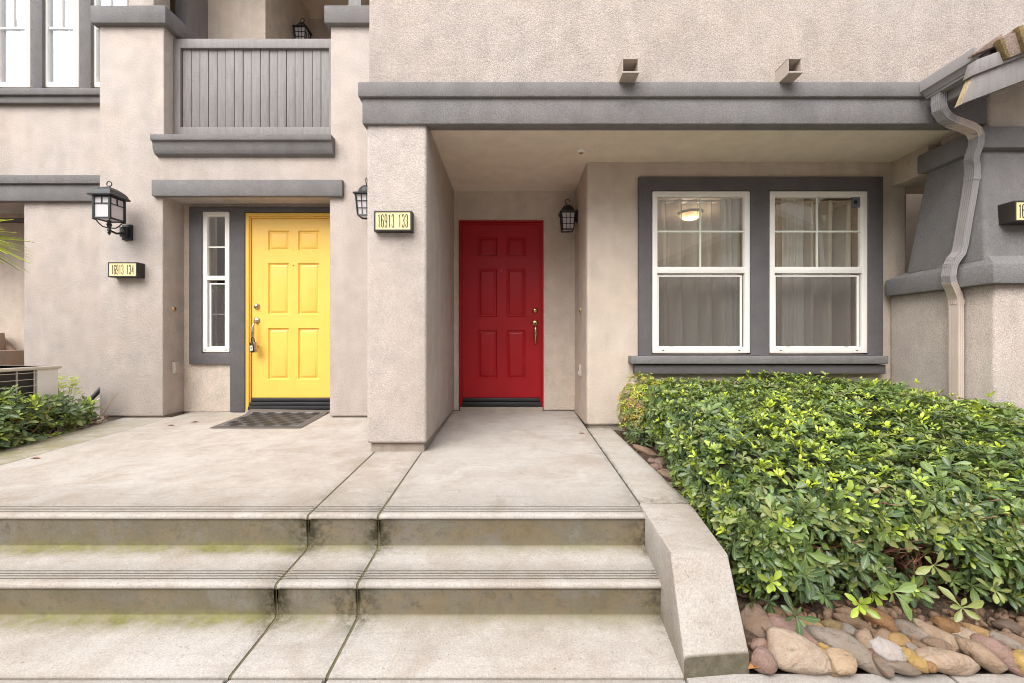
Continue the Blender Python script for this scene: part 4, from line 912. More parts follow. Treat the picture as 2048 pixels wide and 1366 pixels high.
# ------------------------------------------------------------------ foliage
rng = np.random.default_rng(11)
def leaf_geo(L, wd, fold=.25, curl=.25, tip=.72, seg=4):
    """one obovate leaf along +X, its blade facing +Z"""
    t = np.linspace(0, 1, seg+1); w = wd*np.sin(np.pi*np.clip(t, 0.0, 1)**(1.9 if tip > .65 else 1.0))*.5; w[0] = wd*.05; w[-1] = wd*.16
    x = L*t; z = -curl*L*t*t; vs = []; fs = []
    for i in range(seg+1):
        vs += [(x[i], -w[i], z[i]+fold*w[i]), (x[i], 0, z[i]), (x[i], w[i], z[i]+fold*w[i])]
    for i in range(seg):
        a = i*3; fs += [(a, a+3, a+4, a+1), (a+1, a+4, a+5, a+2)]
    return np.array(vs), np.array(fs)
def rotm(ax, a):
    return np.array(Matrix.Rotation(a, 3, ax))
def whorl(n, L, wd, spread, rs, curl=.25, upper=True, seg=4):
    V, Fc, o = [], [], 0
    k = rs.uniform(0, 6.28)
    for i in range(n):
        ring = i % 2 if upper else 0
        el = R(spread + rs.uniform(-14, 14) + (26 if ring else 0)); l = L*rs.uniform(.72, 1.12)*(.72 if ring else 1)
        v, f = leaf_geo(l, l*wd*rs.uniform(.85, 1.15), rs.uniform(.15, .5), curl*rs.uniform(.2, 1.7), seg=seg)
        v = v @ rotm('X', rs.uniform(-.5, .5)).T
        v = v @ rotm('Y', -el).T; v = v + np.array([0, 0, rs.uniform(-.25, .05)*L])
        v = v @ rotm('Z', k+i*2*math.pi/n+rs.uniform(-.25, .25)).T
        V.append(v); Fc.append(f+o); o += len(v)
    return np.vstack(V), np.vstack(Fc)
def quadmesh(name, V, Fq, mat, tint):
    me = bpy.data.meshes.new(name); nv, nf = len(V), len(Fq)
    me.vertices.add(nv); me.vertices.foreach_set('co', np.ascontiguousarray(V, dtype=np.float32).ravel())
    me.loops.add(nf*4); me.loops.foreach_set('vertex_index', np.ascontiguousarray(Fq, dtype=np.int32).ravel())
    me.polygons.add(nf); me.polygons.foreach_set('loop_start', np.arange(0, nf*4, 4, dtype=np.int32))
    me.polygons.foreach_set('use_smooth', np.ones(nf, dtype=bool)); me.update(calc_edges=True)
    at = me.attributes.new('tint', 'FLOAT_COLOR', 'POINT'); at.data.foreach_set('color', np.ascontiguousarray(np.hstack([tint, np.tile([1., 0., 1.], nv//3+1)[:nv, None]]), dtype=np.float32).ravel())
    me.materials.append(mat); return me
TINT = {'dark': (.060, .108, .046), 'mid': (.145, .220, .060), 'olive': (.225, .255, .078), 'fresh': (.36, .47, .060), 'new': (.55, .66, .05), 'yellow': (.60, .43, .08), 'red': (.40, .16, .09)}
class RS:
    def __init__(s, r): s.r = r
    def uniform(s, a, b): return float(s.r.uniform(a, b))
rs = RS(rng)
TPL = {}
def make_templates():
    for fam, spec in {'dark': (8, .062, .38, 12), 'mid': (8, .058, .40, 22), 'olive': (7, .055, .42, 15), 'fresh': (7, .050, .40, 38), 'new': (7, .042, .36, 56)}.items():
        out = []
        for k in range(4):
            V, Fq = whorl(spec[0]+int(rng.integers(-1, 2)), spec[1], spec[2], spec[3], rs)
            out.append((V, Fq))
        TPL[fam] = out
make_templates()
TM = {(f, k): None for f in TPL for k in range(4)}
def tpl_mesh(f, k):
    if TM[(f, k)] is None:
        V, Fq = TPL[f][k]; TM[(f, k)] = quadmesh('leaf_cluster', V, Fq, M['leaf'], np.tile(TINT[f], (len(V), 1)))
    return TM[(f, k)]
def frame_of(nrm, roll):
    n = np.array(nrm)/np.linalg.norm(nrm); a = np.array([1., 0, 0]) if abs(n[0]) < .8 else np.array([0, 1., 0])
    u = a-n*np.dot(a, n); u /= np.linalg.norm(u); w = np.cross(n, u); c, s_ = math.cos(roll), math.sin(roll)
    return np.stack([u*c+w*s_, -u*s_+w*c, n], axis=1)
def plant(root, items, part_count, camp=(0, 0, CH)):
    """items: (pos, normal, scale, family, template); the nearest in plain view become parts, the rest one mass"""
    org = np.array(ORG[root]); camp = np.array(camp)
    order = sorted(range(len(items)), key=lambda i: (items[i][5], np.linalg.norm(np.array(items[i][0])-camp)/items[i][2]))
    own = set(order[:part_count]); V, Fq, T, o = [], [], [], 0
    for i, (p, nrm, sc, fam, k, layer) in enumerate(items):
        Rm = frame_of(nrm, rs.uniform(0, 6.28))
        if i in own:
            ob = bpy.data.objects.new('leaf_cluster', tpl_mesh(fam, k)); COL.objects.link(ob); ob.parent = root
            Mx = Matrix([[*(Rm[r]*sc), p[r]-org[r]] for r in range(3)]+[[0, 0, 0, 1]]); ob.matrix_basis = Mx; ORG[ob] = ORG[root]
        else:
            v, f = TPL[fam][k]; V.append(v @ (Rm*sc).T + np.array(p)-org); Fq.append(f+o); o += len(v)
            j = rs.uniform(.8, 1.2); T.append(np.tile(np.array(TINT[fam])*j, (len(v), 1)))
    if V:
        me = quadmesh('foliage', np.vstack(V), np.vstack(Fq), M['leaf'], np.vstack(T)); ob = bpy.data.objects.new('foliage', me)
        COL.objects.link(ob); ob.parent = root; ob['kind'] = 'stuff'; ORG[ob] = ORG[root]
def pick(weights):
    r = rs.uniform(0, sum(w for _, w in weights))
    for f, w in weights:
        r -= w
        if r <= 0: return f
    return weights[-1][0]
# --- the big hedge
HD = thing('hedge', 'broad clipped evergreen hedge with glossy whorled leaves under the double window', 'hedge', (2.2, 3.0, .25))
yk_, zk_ = [1.90, 2.0, 2.15, 2.4, 2.8, 3.3, 3.8, 4.18], [-.93, -.80, -.70, -.61, -.53, -.455, -.40, -.365]
def lump(x, y): return .030*math.sin(3.1*x+1.3*y+.5)+.022*math.sin(7.3*x-4.1*y)+.018*math.sin(11*y+5*x)
def hz(x, y):
    z = CH+float(np.interp(y, yk_, zk_))+lump(x, y)*.8
    e = x-xl(y); z -= .16*max(0, 1-e/.22)**2
    z -= max(0, x-3.0)*.06
    return z
def xl(y): return float(np.interp(y, [1.9, 2.3, 2.9, 3.55, 3.85, 4.18], [1.08, 1.03, 1.07, 1.11, 1.22, 1.25])) + .025*math.sin(9*y) + .02*math.sin(23*y)
def yback(x): return 4.19 if x < 3.70 else 3.22
def yfront(x): return 1.93 + .03*math.sin(5*x) + .02*math.sin(13*x) - .0*x
items = []
def top_mix(x, y):
    q = math.sin(2.1*x+1.7*y)+math.sin(4.7*x-2.9*y+1)
    return [('dark', .85), ('mid', 1.35), ('olive', .9), ('fresh', .8+.5*max(0, q)), ('new', .34+1.1*max(0, q-.35))]
def nearest_scale(y): return 1.0
sp_ = .050; x = 1.0
xx = np.arange(1.0, 4.4, sp_); yy = np.arange(1.9, 4.2, sp_)
for a in xx:
    for b in yy:
        px_, py_ = a+rs.uniform(-.5, .5)*sp_, b+rs.uniform(-.5, .5)*sp_
        if px_ < xl(py_) or py_ > yback(px_) or py_ < yfront(px_) : continue
        if px_ > 1.28*py_+.2: continue
        z = hz(px_, py_); fam = pick(top_mix(px_, py_)); e = max(0, 1-(px_-xl(py_))/.2); fr = max(0, 1-(py_-yfront(px_))/.3)
        nrm = (-.7*e+rs.uniform(-.45, .45), -.8*fr-.15+rs.uniform(-.45, .45), 1.0)
        sc = rs.uniform(.68, 1.25)*(1.45 if fam in ('dark', 'mid') and rs.uniform(0, 1) < .25 else 1)
        up = rs.uniform(-.038, .018)+(.022 if fam == 'new' else 0)+(.055 if rs.uniform(0, 1) < .03 else 0)
        items.append(((px_, py_, z+up), nrm, sc, fam, int(rng.integers(0, 4)), 0))
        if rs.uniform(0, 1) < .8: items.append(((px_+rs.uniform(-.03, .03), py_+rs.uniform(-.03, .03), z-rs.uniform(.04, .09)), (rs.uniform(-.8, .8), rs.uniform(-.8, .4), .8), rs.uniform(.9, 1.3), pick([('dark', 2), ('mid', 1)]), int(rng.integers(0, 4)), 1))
def face(n_, fn, weights, scl, lay=0):
    for _ in range(n_):
        q = fn()
        if q is None: continue
        p, nrm = q; items.append((p, (nrm[0]+rs.uniform(-.6, .6), nrm[1]+rs.uniform(-.6, .6), nrm[2]+rs.uniform(-.4, .5)), rs.uniform(*scl), pick(weights), int(rng.integers(0, 4)), lay))
def low(y): return bedz(y)
def front_pt(dep=0.0):
    x = rs.uniform(1.10, 3.3); zt_ = hz(x, yfront(x)+.10); zb_ = bedz(2.0)+.075+.03*math.sin(7*x); u = rs.uniform(0, 1)**.85
    z = zb_+(zt_-zb_)*u; hole = math.sin(6.1*x+2)*math.sin(11*z*2+3*x)
    if dep < .12 and .12 < u < .74 and (math.sin(6.1*x+2)+math.sin(13.7*x+1.1)+1.6*math.sin(17*z+5*x)) > .45: return None
    y = yfront(x)+.10*(1-math.sin(u*math.pi*.75+.4))+dep
    return (x, y, z), (0, -1, .25)
def left_pt(dep=0.0):
    y = rs.uniform(1.93, 4.15); zt_ = hz(xl(y)+.12, y); zb_ = bedz(y)+.05; u = rs.uniform(0, 1)**.8
    x = xl(y)+.03*(1-math.sin(u*math.pi*.8+.3))+.10*(1-u)*(1 if y > 2.75 else .2)+dep
    return (x, y, zb_+(zt_-zb_)*u), (-1, -.25, .3)
fw = [('dark', 1.5), ('mid', 1.1), ('olive', 1.0), ('fresh', .28), ('new', .05)]  # front leaves picked darker than the top, shade put into their tint
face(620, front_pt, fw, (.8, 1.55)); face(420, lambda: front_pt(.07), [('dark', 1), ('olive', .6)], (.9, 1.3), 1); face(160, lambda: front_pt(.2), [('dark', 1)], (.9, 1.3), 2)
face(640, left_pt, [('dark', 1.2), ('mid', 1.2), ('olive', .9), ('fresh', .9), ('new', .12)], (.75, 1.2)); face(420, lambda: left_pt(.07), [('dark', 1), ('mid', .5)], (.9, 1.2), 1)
# big whorls that hang over the stones at the front, and the large ones on the left shoulder
for (px_, py_, d_, sc_, fam) in ((1592, 1232, 1.80, 1.25, 'dark'), (1650, 1190, 1.80, 1.15, 'dark'), (1545, 1165, 1.82, 1.35, 'fresh'), (1720, 1210, 1.80, 1.45, 'fresh'), (1790, 1185, 1.81, 1.5, 'mid'), (1925, 1215, 1.80, 1.4, 'olive'), (1480, 935, 2.5, 1.5, 'dark'), (1450, 905, 2.6, 1.4, 'mid'), (1530, 960, 2.4, 1.3, 'dark'), (1860, 1000, 2.0, 1.5, 'mid'), (1955, 1010, 1.98, 1.6, 'dark'), (1700, 990, 2.08, 1.5, 'fresh'), (1610, 1150, 1.83, 1.2, 'dark'), (1870, 1130, 1.86, 1.4, 'olive'), (1990, 1180, 1.84, 1.3, 'olive')):
    p = P(px_, py_, d_); items.append((tuple(p), (rs.uniform(-.4, .2), -.8, .35), sc_, fam, int(rng.integers(0, 4)), 0))
for _ in range(34):      # large rosettes along the left shoulder
    y = rs.uniform(2.0, 3.4); x = xl(y)+rs.uniform(-.02, .30); z = hz(x, y)+rs.uniform(-.06, .02) if x > xl(y)+.08 else hz(xl(y)+.12, y)-rs.uniform(0, .25)
    items.append(((x, y, z), (-.6+rs.uniform(-.2, .2), -.75+rs.uniform(-.2, .2), .75), rs.uniform(1.25, 1.7), pick([('dark', 1.2), ('mid', 1), ('fresh', .3)]), int(rng.integers(0, 4)), 0))
for _ in range(150):
    p = (rs.uniform(1.06, 1.36), rs.uniform(3.70, 4.12), rs.uniform(.42, .70)); items.append((p, (-.7+rs.uniform(-.4, .4), -.6+rs.uniform(-.4, .4), .5), rs.uniform(.7, 1.1), pick([('dark', 1.4), ('mid', 1), ('olive', .6), ('fresh', .3)]), int(rng.integers(0, 4)), 0))
plant(HD, items, 285)
# twigs
tw = []
trunks = MB(); rnd = random.Random(8)
for i in range(170):
    x = rnd.uniform(1.15, 3.2); y0 = rnd.uniform(2.02, 2.5); z0 = bedz(y0)
    p0 = Vector((x, y0, z0)); p3 = Vector((x+rnd.uniform(-.22, .22), yfront(x)+rnd.uniform(.0, .14), z0+rnd.uniform(.12, .42)))
    pm = p0.lerp(p3, .5)+Vector((rnd.uniform(-.05, .05), rnd.uniform(0, .08), rnd.uniform(0, .06)))
    trunks.tube([p0, pm, p3], rnd.uniform(.0025, .006), 5, scale=[1.2, .8, .4])
    for k in range(3):
        q = pm.lerp(p3, rnd.uniform(.1, .9)); trunks.tube([q, q+Vector((rnd.uniform(-.07, .07), rnd.uniform(-.07, .0), rnd.uniform(.0, .07)))], .0018, 4)
for i in range(40):
    y0 = rnd.uniform(2.0, 4.0); p0 = Vector((xl(y0)+.25, y0, bedz(y0))); p3 = Vector((xl(y0)+.06, y0+rnd.uniform(-.15, .15), bedz(y0)+rnd.uniform(.1, .35)))
    trunks.tube([p0, p0.lerp(p3, .5)+Vector((0, 0, .05)), p3], rnd.uniform(.002, .005), 5, scale=[1.2, .8, .4])
trunks.build('branches', M['bark'], HD, smooth=60, kind='stuff')

# --- fine-leaved shrub with yellow and red tips at the hedge's far left corner, and others
def fine_shrub(name, label, loc, pts, fams, L=.028, n=6):
    t = thing(name, label, 'shrub', loc); V, Fq, T, o = [], [], [], 0; org = np.array(loc); br = MB()
    for (p, nrm, sc) in pts:
        v, f = whorl(n, L*sc, .34, 20, rs, .5, False, 3); Rm = frame_of(nrm, rs.uniform(0, 6)); V.append(v @ Rm.T + np.array(p)-org); Fq.append(f+o); o += len(v)
        T.append(np.tile(np.array(TINT[pick(fams)])*rs.uniform(.8, 1.25), (len(v), 1)))
    me = quadmesh('foliage', np.vstack(V), np.vstack(Fq), M['leaf'], np.vstack(T)); ob = bpy.data.objects.new('foliage', me); COL.objects.link(ob); ob.parent = t; ob['kind'] = 'stuff'
    for (p, nrm, sc) in pts[::14]: br.tube([Vector((p[0]*.5+loc[0]*.5, p[1]*.5+loc[1]*.5, loc[2])), Vector(loc).lerp(Vector(p), .75)+Vector((0, 0, .02)), Vector(p)], .0022, 4, scale=[1.4, .8, .4])
    br.build('stems', M['bark'], t, smooth=60); return t
pts = []
for _ in range(760):
    a, b = rs.uniform(0, 6.28), rs.uniform(-.35, 1)
    r = math.sqrt(max(0, 1-b*b)); p = (1.20+.20*r*math.cos(a)+rs.uniform(-.02, .02), 3.95+.20*r*math.sin(a), .67+.30*b+rs.uniform(-.04, .08))
    if p[1] < 4.22: pts.append((p, (r*math.cos(a), r*math.sin(a), b+.6), rs.uniform(.7, 1.3)))
fine_shrub('shrub', 'yellow and red tipped fine leaved shrub at the hedge end beside the porch', (1.14, 3.98, .40), pts, [('yellow', 1.0), ('new', 1.0), ('olive', 1.0), ('red', .45), ('mid', .5)])
# --- shrub in the left bed
LS = thing('shrub', 'low dark leaved shrub with bare branches in the left bed before the air conditioner', 'shrub', (-4.4, 3.9, .36))
it = []
for _ in range(640):
    y = rs.uniform(2.9, 4.36); hgt = .45*math.sqrt(max(0, 1-((y-3.70)/.80)**2))+.05+.05*math.sin(9*y); x = rs.uniform(-4.62, -4.13-(.1*(y-3.4) if y > 3.4 else 0)); u = rs.uniform(0, 1)
    z = .37+hgt*(u**.6)*(1-.35*max(0, (x+4.35)/.25)); lay = 0 if (u > .6 or x > -4.32) else 1
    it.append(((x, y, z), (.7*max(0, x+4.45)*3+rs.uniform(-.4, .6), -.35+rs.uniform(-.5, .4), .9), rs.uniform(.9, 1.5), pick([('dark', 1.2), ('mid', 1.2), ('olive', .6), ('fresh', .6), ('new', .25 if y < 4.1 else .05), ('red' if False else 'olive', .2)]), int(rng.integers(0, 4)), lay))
plant(LS, it, 150)
br = MB(); rnd = random.Random(4)
for q in ([(12, 800, 3.6), (30, 815, 3.62), (60, 822, 3.7), (75, 815, 3.75)], [(30, 850, 3.55), (50, 858, 3.58), (75, 862, 3.62)], [(5, 890, 3.4), (8, 870, 3.45), (25, 845, 3.5), (75, 832, 3.7)], [(40, 848, 3.6), (60, 835, 3.65), (80, 820, 3.8)]):
    br.tube([P(w_[0], w_[1], w_[2]+.25) for w_ in q], .0055, 6, scale=[1.2]+[1]*(len(q)-2)+[.5])
for i in range(26):
    y0 = rnd.uniform(3.3, 4.5); p0 = Vector((-4.42, y0, .36)); p3 = Vector((rnd.uniform(-4.5, -4.15), y0+rnd.uniform(-.3, .3), rnd.uniform(.5, .8)))
    br.tube([p0, p0.lerp(p3, .5)+Vector((.04, 0, 0)), p3], .005, 5, scale=[1.3, .9, .4])
br.build('branches', M['bark_pale'], LS, smooth=60)
pts = [((X(px_, 4.5)+rs.uniform(-.03, .03), 4.5+rs.uniform(-.06, .06), Z(py_, 4.5)+rs.uniform(-.035, .03)), (rs.uniform(-.5, .5), -.4, .9), rs.uniform(.6, 1.15)) for (px_, py_) in ((100, 770), (108, 762), (118, 757), (122, 752), (112, 772), (125, 768), (140, 768), (146, 760), (150, 756), (140, 778), (150, 772), (160, 782), (100, 782), (118, 780), (130, 785)) for _ in range(10)]
fine_shrub('shrub', 'pale yellow green fine leaved shrub rising behind the left bed', (-4.75, 4.5, .38), pts, [('new', 1.6), ('fresh', .8), ('yellow', .2)], .026)
# --- palm fronds that reach in at the left edge
PT = thing('palm', 'bright green strap leaves of a small palm reaching in at the left edge', 'palm', (-4.75, 3.45, .36))
MB().tube([(-4.75, 3.45, .34), (-4.76, 3.44, 1.2), (-4.74, 3.45, 2.2)], .05, 10, scale=[1.2, 1, .8]).build('trunk', M['bark_pale'], PT, smooth=60)
V, Fq, T, o = [], [], [], 0
c0 = Vector((-4.56, 3.45, 2.10))
for i in range(46):
    a = R(rs.uniform(0, 360)) if i > 16 else R(rs.uniform(-25, 25)); l = rs.uniform(.35, .5) if i > 16 else rs.uniform(.44, .58)
    v, f = leaf_geo(l, .034, .4, rs.uniform(.35, .75), .5, 7); v = v @ rotm('Y', -R(rs.uniform(10, 48))).T @ rotm('Z', a).T
    V.append(v+np.array(c0-Vector(PT.location))); Fq.append(f+o); o += len(v); T.append(np.tile(np.array(TINT['new' if rs.uniform(0, 1) < .7 else 'fresh']), (len(v), 1)))
me = quadmesh('crown', np.vstack(V), np.vstack(Fq), M['leaf'], np.vstack(T)); ob = bpy.data.objects.new('crown', me); COL.objects.link(ob); ob.parent = PT

# ------------------------------------------------------------------ river stones
def stone(px, py, a, b, ang, col, label, d=None, sq=2.2, thick=.62, tilt=38, group='stones edging the hedge bed', seed=0, soil=bedz):
    """px,py,a,b in photograph pixels; the stone lies on the bed where its centre is seen"""
    if d is None:
        k = (py-683)/F; lo, hi = 1.0, 6.0
        for _ in range(40):
            mid = (lo+hi)/2
            if CH-k*mid > soil(mid)+.018: lo = mid
            else: hi = mid
        d = lo
    c = P(px, py, d); A, B = a*d/F, b*d/F; Cc = min(A, B)*thick
    r = random.Random(seed*7+int(px)); bm = bmesh.new(); bmesh.ops.create_icosphere(bm, subdivisions=3, radius=1)
    e1 = Vector((1, 0, 0)); e2 = Vector((0, math.cos(R(tilt)), math.sin(R(tilt)))); n = e1.cross(e2)
    ph = [r.uniform(0, 6.28) for _ in range(9)]; cut = r.uniform(.78, .95); ca = r.uniform(0, 6.28)
    facets = [(r.uniform(0, 6.28), r.uniform(-.2, 1.2), r.uniform(.72, .9)) for _ in range(4)]
    for v in bm.verts:
        p = v.co.copy(); q = (abs(p.x)**sq+abs(p.y)**sq+abs(p.z)**sq)**(-1/sq); p *= q
        w = 1+.09*math.sin(2.1*p.x+ph[0])+.08*math.sin(2.7*p.y+ph[1]+p.x)+.05*math.sin(4*p.z+3*p.x+ph[2])+.03*math.sin(7*p.x+5*p.y+ph[3])+.025*math.sin(11*p.y-6*p.z+ph[4])+.02*math.sin(15*p.x+9*p.z+ph[7])
        p *= w; s_ = p.x*math.cos(ca)+p.y*math.sin(ca)
        if s_ > cut: p.x -= (s_-cut)*math.cos(ca)*.8; p.y -= (s_-cut)*math.sin(ca)*.8
        p.x *= A*(1+.22*p.y*math.sin(ph[5])); p.y *= B*(1+.2*p.x/A*math.sin(ph[6])); p.z *= Cc
        for (fa, fb, fc) in facets:
            fv = Vector((math.cos(fa)*math.cos(fb), math.sin(fa)*math.cos(fb), math.sin(fb))); dd = Vector((p.x/A, p.y/B, p.z/Cc)).dot(fv)
            if dd > fc: e_ = (dd-fc)*.82; p.x -= e_*fv.x*A; p.y -= e_*fv.y*B; p.z -= e_*fv.z*Cc
        ca_, sa_ = math.cos(-R(ang)), math.sin(-R(ang)); x_, y_ = p.x*ca_-p.y*sa_, p.x*sa_+p.y*ca_
        v.co = e1*x_+e2*y_+n*p.z
    me = bpy.data.meshes.new('stone'); bm.to_mesh(me); bm.free(); me.polygons.foreach_set('use_smooth', [True]*len(me.polygons)); me.materials.append(M['rock'])
    o = bpy.data.objects.new('stone', me); COL.objects.link(o); o.location = c; o.color = (*[q_*.90 for q_ in col], 1); tag(o, label, 'stone', group); return o
def zq(zx, zy): return 1480+zx/3.606, 1160+zy/3.606
GREY, TAN, PALE, BRN, PINK, OCH, YEL, ORG_, WHT, DRK = (.27, .235, .20), (.36, .265, .19), (.46, .365, .285), (.225, .15, .10), (.30, .195, .165), (.36, .225, .095), (.46, .31, .105), (.29, .155, .07), (.52, .485, .47), (.15, .11, .085)
ST = [
 (140, 285, 132, 92, 38, (.25, .175, .13), 'broad flat brown stone against the low side wall, second row', 2.6),
 (415, 372, 172, 82, 36, PINK, 'large pinkish brown pebbled stone slanting under the dark overhanging leaves', 2.3),
 (430, 525, 222, 112, 17, PALE, 'biggest pale tan stone with a dark broken lower edge, by the pavement', 2.4),
 (150, 455, 62, 48, 15, PINK, 'small pink stone touching the low side wall', 2.2),
 (160, 562, 88, 72, 32, (.27, .18, .155), 'mauve brown stone in the corner of side wall and pavement', 2.2),
 (250, 222, 66, 47, 25, BRN, 'rounded brown stone above the broad flat brown one', 2.2),
 (540, 330, 86, 50, 45, OCH, 'ochre brown oval stone between the pebbled stone and the small olive one', 2.2),
 (680, 320, 78, 46, 15, (.23, .17, .085), 'olive brown stone below the leaf tips, left of the small grey one', 2.3),
 (632, 468, 62, 40, 18, YEL, 'small yellow stone above the square sandy block', 2.4),
 (592, 525, 45, 38, 40, OCH, 'small ochre stone wedged left of the square sandy block', 2.4),
 (730, 572, 98, 68, 0, (.45, .325, .215), 'square cut sandy block at the pavement edge', 5.0),
 (790, 490, 232, 92, 36, GREY, 'long grey brown boulder slanting down to the pavement beside the square block', 2.3),
 (795, 350, 56, 40, 12, (.27, .24, .215), 'small squarish grey stone between two brown ones', 3.0),
 (838, 300, 112, 44, 24, BRN, 'long brown stone lying above the small squarish grey one', 2.2),
 (780, 225, 72, 38, 10, BRN, 'dark brown stone half hidden under the leaves, uppermost row', 2.2),
 (905, 425, 58, 66, 5, TAN, 'upright tan block right of the long grey brown boulder', 3.6),
 (1030, 388, 68, 40, 8, (.30, .205, .145), 'brownish pink cobble above the white stone', 2.3),
 (1045, 290, 112, 66, 34, ORG_, 'big orange brown oval stone below the drooping leaves', 2.2),
 (1060, 500, 102, 90, 5, WHT, 'rounded whitish stone with a tan corner', 2.5),
 (1155, 430, 76, 52, 14, OCH, 'ochre cobble right above the whitish stone', 2.6),
 (1205, 530, 68, 54, 5, YEL, 'golden yellow stone right of the whitish stone', 2.6),
 (1240, 358, 116, 56, 26, GREY, 'grey tan stone behind the ochre cobble', 2.3),
 (1178, 615, 112, 34, 4, (.24, .195, .16), 'broken grey stone lying flat on the pavement edge', 2.6),
 (1030, 597, 46, 66, -25, (.20, .155, .125), 'dark grey brown wedge below the whitish stone', 2.4),
 (1272, 502, 34, 62, -25, GREY, 'narrow grey pebble right of the golden yellow stone', 2.2),
 (1312, 465, 66, 24, 42, BRN, 'thin brown splinter of stone leaning on the narrow grey pebble', 2.4),
 (1285, 592, 66, 48, 25, YEL, 'yellow stone behind the broken grey one', 2.4),
 (1375, 610, 46, 32, 10, ORG_, 'small orange stone on the lip of the large speckled one', 2.4),
 (1415, 452, 102, 42, 6, (.23, .17, .13), 'brown grey oval lying over the large speckled stone', 2.3),
 (1460, 405, 172, 50, 37, TAN, 'long tan finger shaped stone pointing down to the right', 2.3),
 (1512, 325, 102, 66, 18, ORG_, 'round orange brown stone with a knot, top row', 2.2),
 (1495, 567, 186, 78, 4, (.45, .345, .26), 'large pale speckled stone lying level along the pavement', 2.7),
 (1652, 405, 78, 60, 35, PALE, 'sandy stone perched above the tan slanting one', 2.6),
 (1745, 535, 138, 62, 52, TAN, 'tan slanting stone with its end on the pavement', 2.4),
 (1728, 362, 98, 40, 30, OCH, 'ochre sliver in the top row right of the knotted stone', 2.4),
 (1880, 530, 148, 70, 47, PINK, 'pinkish brown slanting stone, second last along the pavement', 2.3),
 (1920, 432, 108, 38, 42, GREY, 'long narrow grey stone above the pinkish slanting one', 2.3),
 (1990, 430, 92, 44, 30, BRN, 'brown stone at the right edge of the picture', 2.2),
 (2035, 575, 72, 70, 10, YEL, 'yellow stone in the bottom right corner', 2.4),
 (1595, 430, 60, 40, 30, (.22, .19, .16), 'grey stone in the gap between finger and sandy stones', 2.3),
 (1950, 320, 90, 45, 15, DRK, 'dark stone in the leaf shade at the far right', 2.3),
]
for i, (zx, zy, a, b, an, c, lb, sq) in enumerate(ST):
    px_, py_ = zq(zx, zy); stone(px_, py_+5, a/3.606*1.06, b/3.606*1.10, an, c, lb, sq=sq, seed=i, thick=.72 if min(a, b) > 70 else .9)
def zq2(zx, zy): return 1220+zx/2.732, 740+zy/2.732
ST2 = [(132, 375, 34, 18, 20, TAN, 'tan pebble under the fine leaved shrub at the porch corner'), (190, 440, 78, 24, 44, (.30, .21, .155), 'long tan stone lying along the porch edge'), (232, 495, 26, 18, 20, PINK, 'smallest pink pebble along the porch edge'),
       (290, 500, 46, 30, -8, (.28, .205, .165), 'rounded brown stone against the hedge foot beside the porch'), (255, 527, 34, 26, 20, PINK, 'pink stone below the rounded brown one on the porch edge'), (312, 568, 52, 30, 30, TAN, 'tan stone halfway along the porch edge'),
       (350, 590, 32, 22, 10, BRN, 'brown pebble next to the halfway tan stone'), (345, 625, 26, 14, 30, TAN, 'tan sliver nearest the joint of the side wall'), (435, 695, 30, 24, 30, BRN, 'brown stone showing at the joint where the side wall begins'),
       (608, 930, 46, 36, 50, DRK, 'dark stone at the bend of the side wall'), (698, 1080, 56, 40, 45, (.26, .19, .145), 'brown stone beside the sloping side wall'), (748, 1165, 72, 30, 28, OCH, 'ochre slab shaped stone beside the sloping side wall'),
       (818, 1250, 58, 34, 8, TAN, 'tan egg shaped stone above the broad flat brown one'), (725, 1225, 26, 18, 30, TAN, 'tan chip beside the lower side wall'), (905, 1310, 40, 30, 0, BRN, 'brown cobble in the hedge foot behind the front stones')]
for i, (zx, zy, a, b, an, c, lb) in enumerate(ST2):
    px_, py_ = zq2(zx, zy); stone(px_, py_, a/2.732, b/2.732, an, c, lb, seed=60+i, tilt=25, group='stones along the porch side wall')
lsoil = lambda y: .36+.03*(y-3)
for i, (px_, py_, a, b, an, c, lb, sq) in enumerate([(207, 846, 14, 9, 35, GREY, 'grey angular stone at the corner of the left bed', 3.2), (240, 843, 16, 7, -5, (.42, .28, .14), 'tan rounded stone under the left wall corner', 2.2), (178, 839, 17, 7, -20, (.40, .30, .235), 'pale flat stone left of the grey angular one', 2.4), (182, 855, 15, 7, -10, BRN, 'brown stone behind the kerb in the left bed', 2.2), (152, 866, 15, 8, -15, TAN, 'tan stone on the kerb of the left bed', 2.2), (92, 880, 24, 9, -15, (.27, .15, .105), 'red brown stone on the kerb of the left bed', 2.2), (56, 886, 13, 10, -25, OCH, 'ochre stone next to the red brown one in the left bed', 2.2), (6, 898, 14, 9, -10, BRN, 'brown stone at the left edge of the picture', 2.2)]):
    stone(px_, py_, a, b, an, c, lb, seed=90+i, sq=sq, tilt=20, group='stones in the left bed', soil=lsoil)
# more stones that close the gaps, too small or hidden to tell apart
def filler():
    V, Fq, o = [], [], 0; r = random.Random(2); mb = MB(); bm = bmesh.new(); bmesh.ops.create_icosphere(bm, subdivisions=2, radius=1); vs = [v.co.copy() for v in bm.verts]; fs = [[v.index for v in f.verts] for f in bm.faces]; bm.free()
    for _ in range(330):
        x = r.uniform(.97, 2.6); y = r.uniform(1.74, 1.98) if x > 1.06 else r.uniform(1.75, 4.1)
        s_ = r.uniform(.008, .022); e = Euler((r.uniform(0, 3), r.uniform(0, 3), r.uniform(0, 3))).to_matrix(); dm = Vector((s_*r.uniform(.8, 1.6), s_, s_*.7))
        mb.add([Vector((x, y, bedz(y)+.006))+e @ Vector((v.x*dm.x, v.y*dm.y, v.z*dm.z)) for v in vs], fs)
    o = mb.build('pebbles', M['rock'], smooth=80, kind='stuff'); o.color = (.24, .16, .11, 1); tag(o, 'small brown pebbles filling the gaps between the bed stones', 'pebbles')
filler()
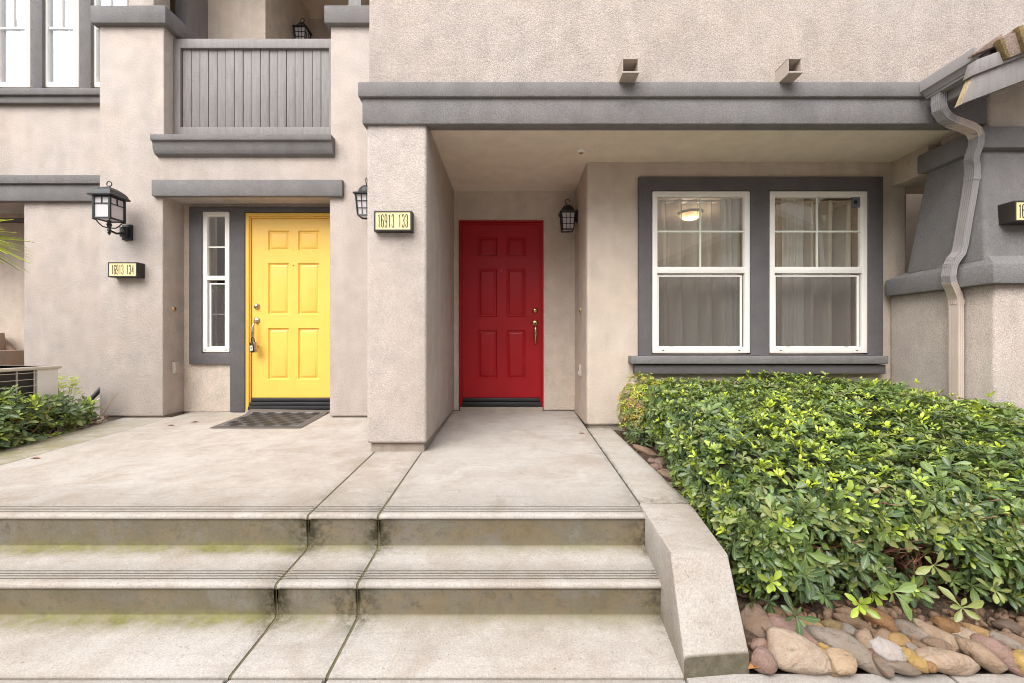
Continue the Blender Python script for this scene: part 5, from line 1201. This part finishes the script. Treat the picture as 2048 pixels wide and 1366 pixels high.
# leaf litter
def deadleaf(px, py, d, L, lab, rz_, up=.003, mat=None, soil_=None):
    p = P(px, py, d); v, f = leaf_geo(L, L*.45, .5, .2, .6, 5); rs_ = Matrix.Rotation(rz_, 3, 'Z') @ Matrix.Rotation(R(-8), 3, 'Y')
    o = MB().add([rs_ @ Vector(q)+Vector((p.x, p.y, p.z+up)) for q in v.tolist()], [tuple(q) for q in f.tolist()]).build('fallen_leaf', mat or M['deadleaf'], smooth=60, fix=False)
    tag(o, lab, 'leaf', 'fallen leaves on the concrete'); return o
def flo(px, py):   # depth of a porch floor pixel
    k = (py-683)/F; return 1.0523/(k+.046)
for (px_, py_, L_, rz_, lb) in ((335, 852, .06, .5, 'dark curled leaf on the porch left of the doormat'), (383, 845, .07, .3, 'dark curled leaf nearest the left wall base'), (1168, 868, .05, 2.5, 'brown leaf on the porch joint near the window wall'), (1130, 846, .03, 1, 'tiny dark leaf before the red door wall'), (60, 918, .07, .2, 'brown curled leaf at the foot of the mossy kerb')):
    deadleaf(px_, py_, flo(px_, py_), L_, lb, rz_, mat=M['bark'] if px_ != 1168 else None)
deadleaf(1497, 1343, 1.69, .09, 'orange curled leaf at the lower end of the side wall', .3, .01); deadleaf(1520, 1338, 1.72, .06, 'orange scrap of leaf beside the mauve stone', 2.0, .02)
lt = MB(); r = random.Random(9)
for _ in range(260):
    x = r.uniform(.96, 3.0); y = r.uniform(1.73, 2.2) if x > 1.08 else r.uniform(1.73, 4.1); v, f = leaf_geo(r.uniform(.02, .05), .014, .5, .3, .6, 3)
    e = Euler((r.uniform(-.7, .7), r.uniform(-.7, .7), r.uniform(0, 6.28))).to_matrix(); lt.add([e @ Vector(q)+Vector((x, y, bedz(y)+r.uniform(.008, .03))) for q in v.tolist()], [tuple(q) for q in f.tolist()])
o = lt.build('leaf_litter', M['litter'], smooth=60, fix=False, kind='stuff'); tag(o, 'dry brown leaf litter between stones and hedge', 'leaf litter')

# ------------------------------------------------------------------ the house across the path, seen only as a reflection in the panes
HO = thing('opposite_house', 'house across the path, mirrored in the window panes', 'house', (2, -9, 0))
MB().box(-14, 18, -9.4, -9.0, -.1, 7.6).build('wall', M['pale_wall'], HO)
MB().prism_y([(5.6, 4.3), (10.4, 6.35), (15.2, 4.3)], -8.99, -8.7).build('gable', M['opp_roof'], HO)
MB().prism_y([(5.2, 4.25), (10.4, 6.5), (15.6, 4.25), (15.6, 4.0), (10.4, 6.25), (5.2, 4.0)], -8.7, -8.2).build('roof', M['pipe_grey'], HO)
for a in (-6, -1, 6.4, 9.5): MB().box(a, a+1.2, -8.99, -8.95, 1.2, 2.8).build('window', M['white'], HO)
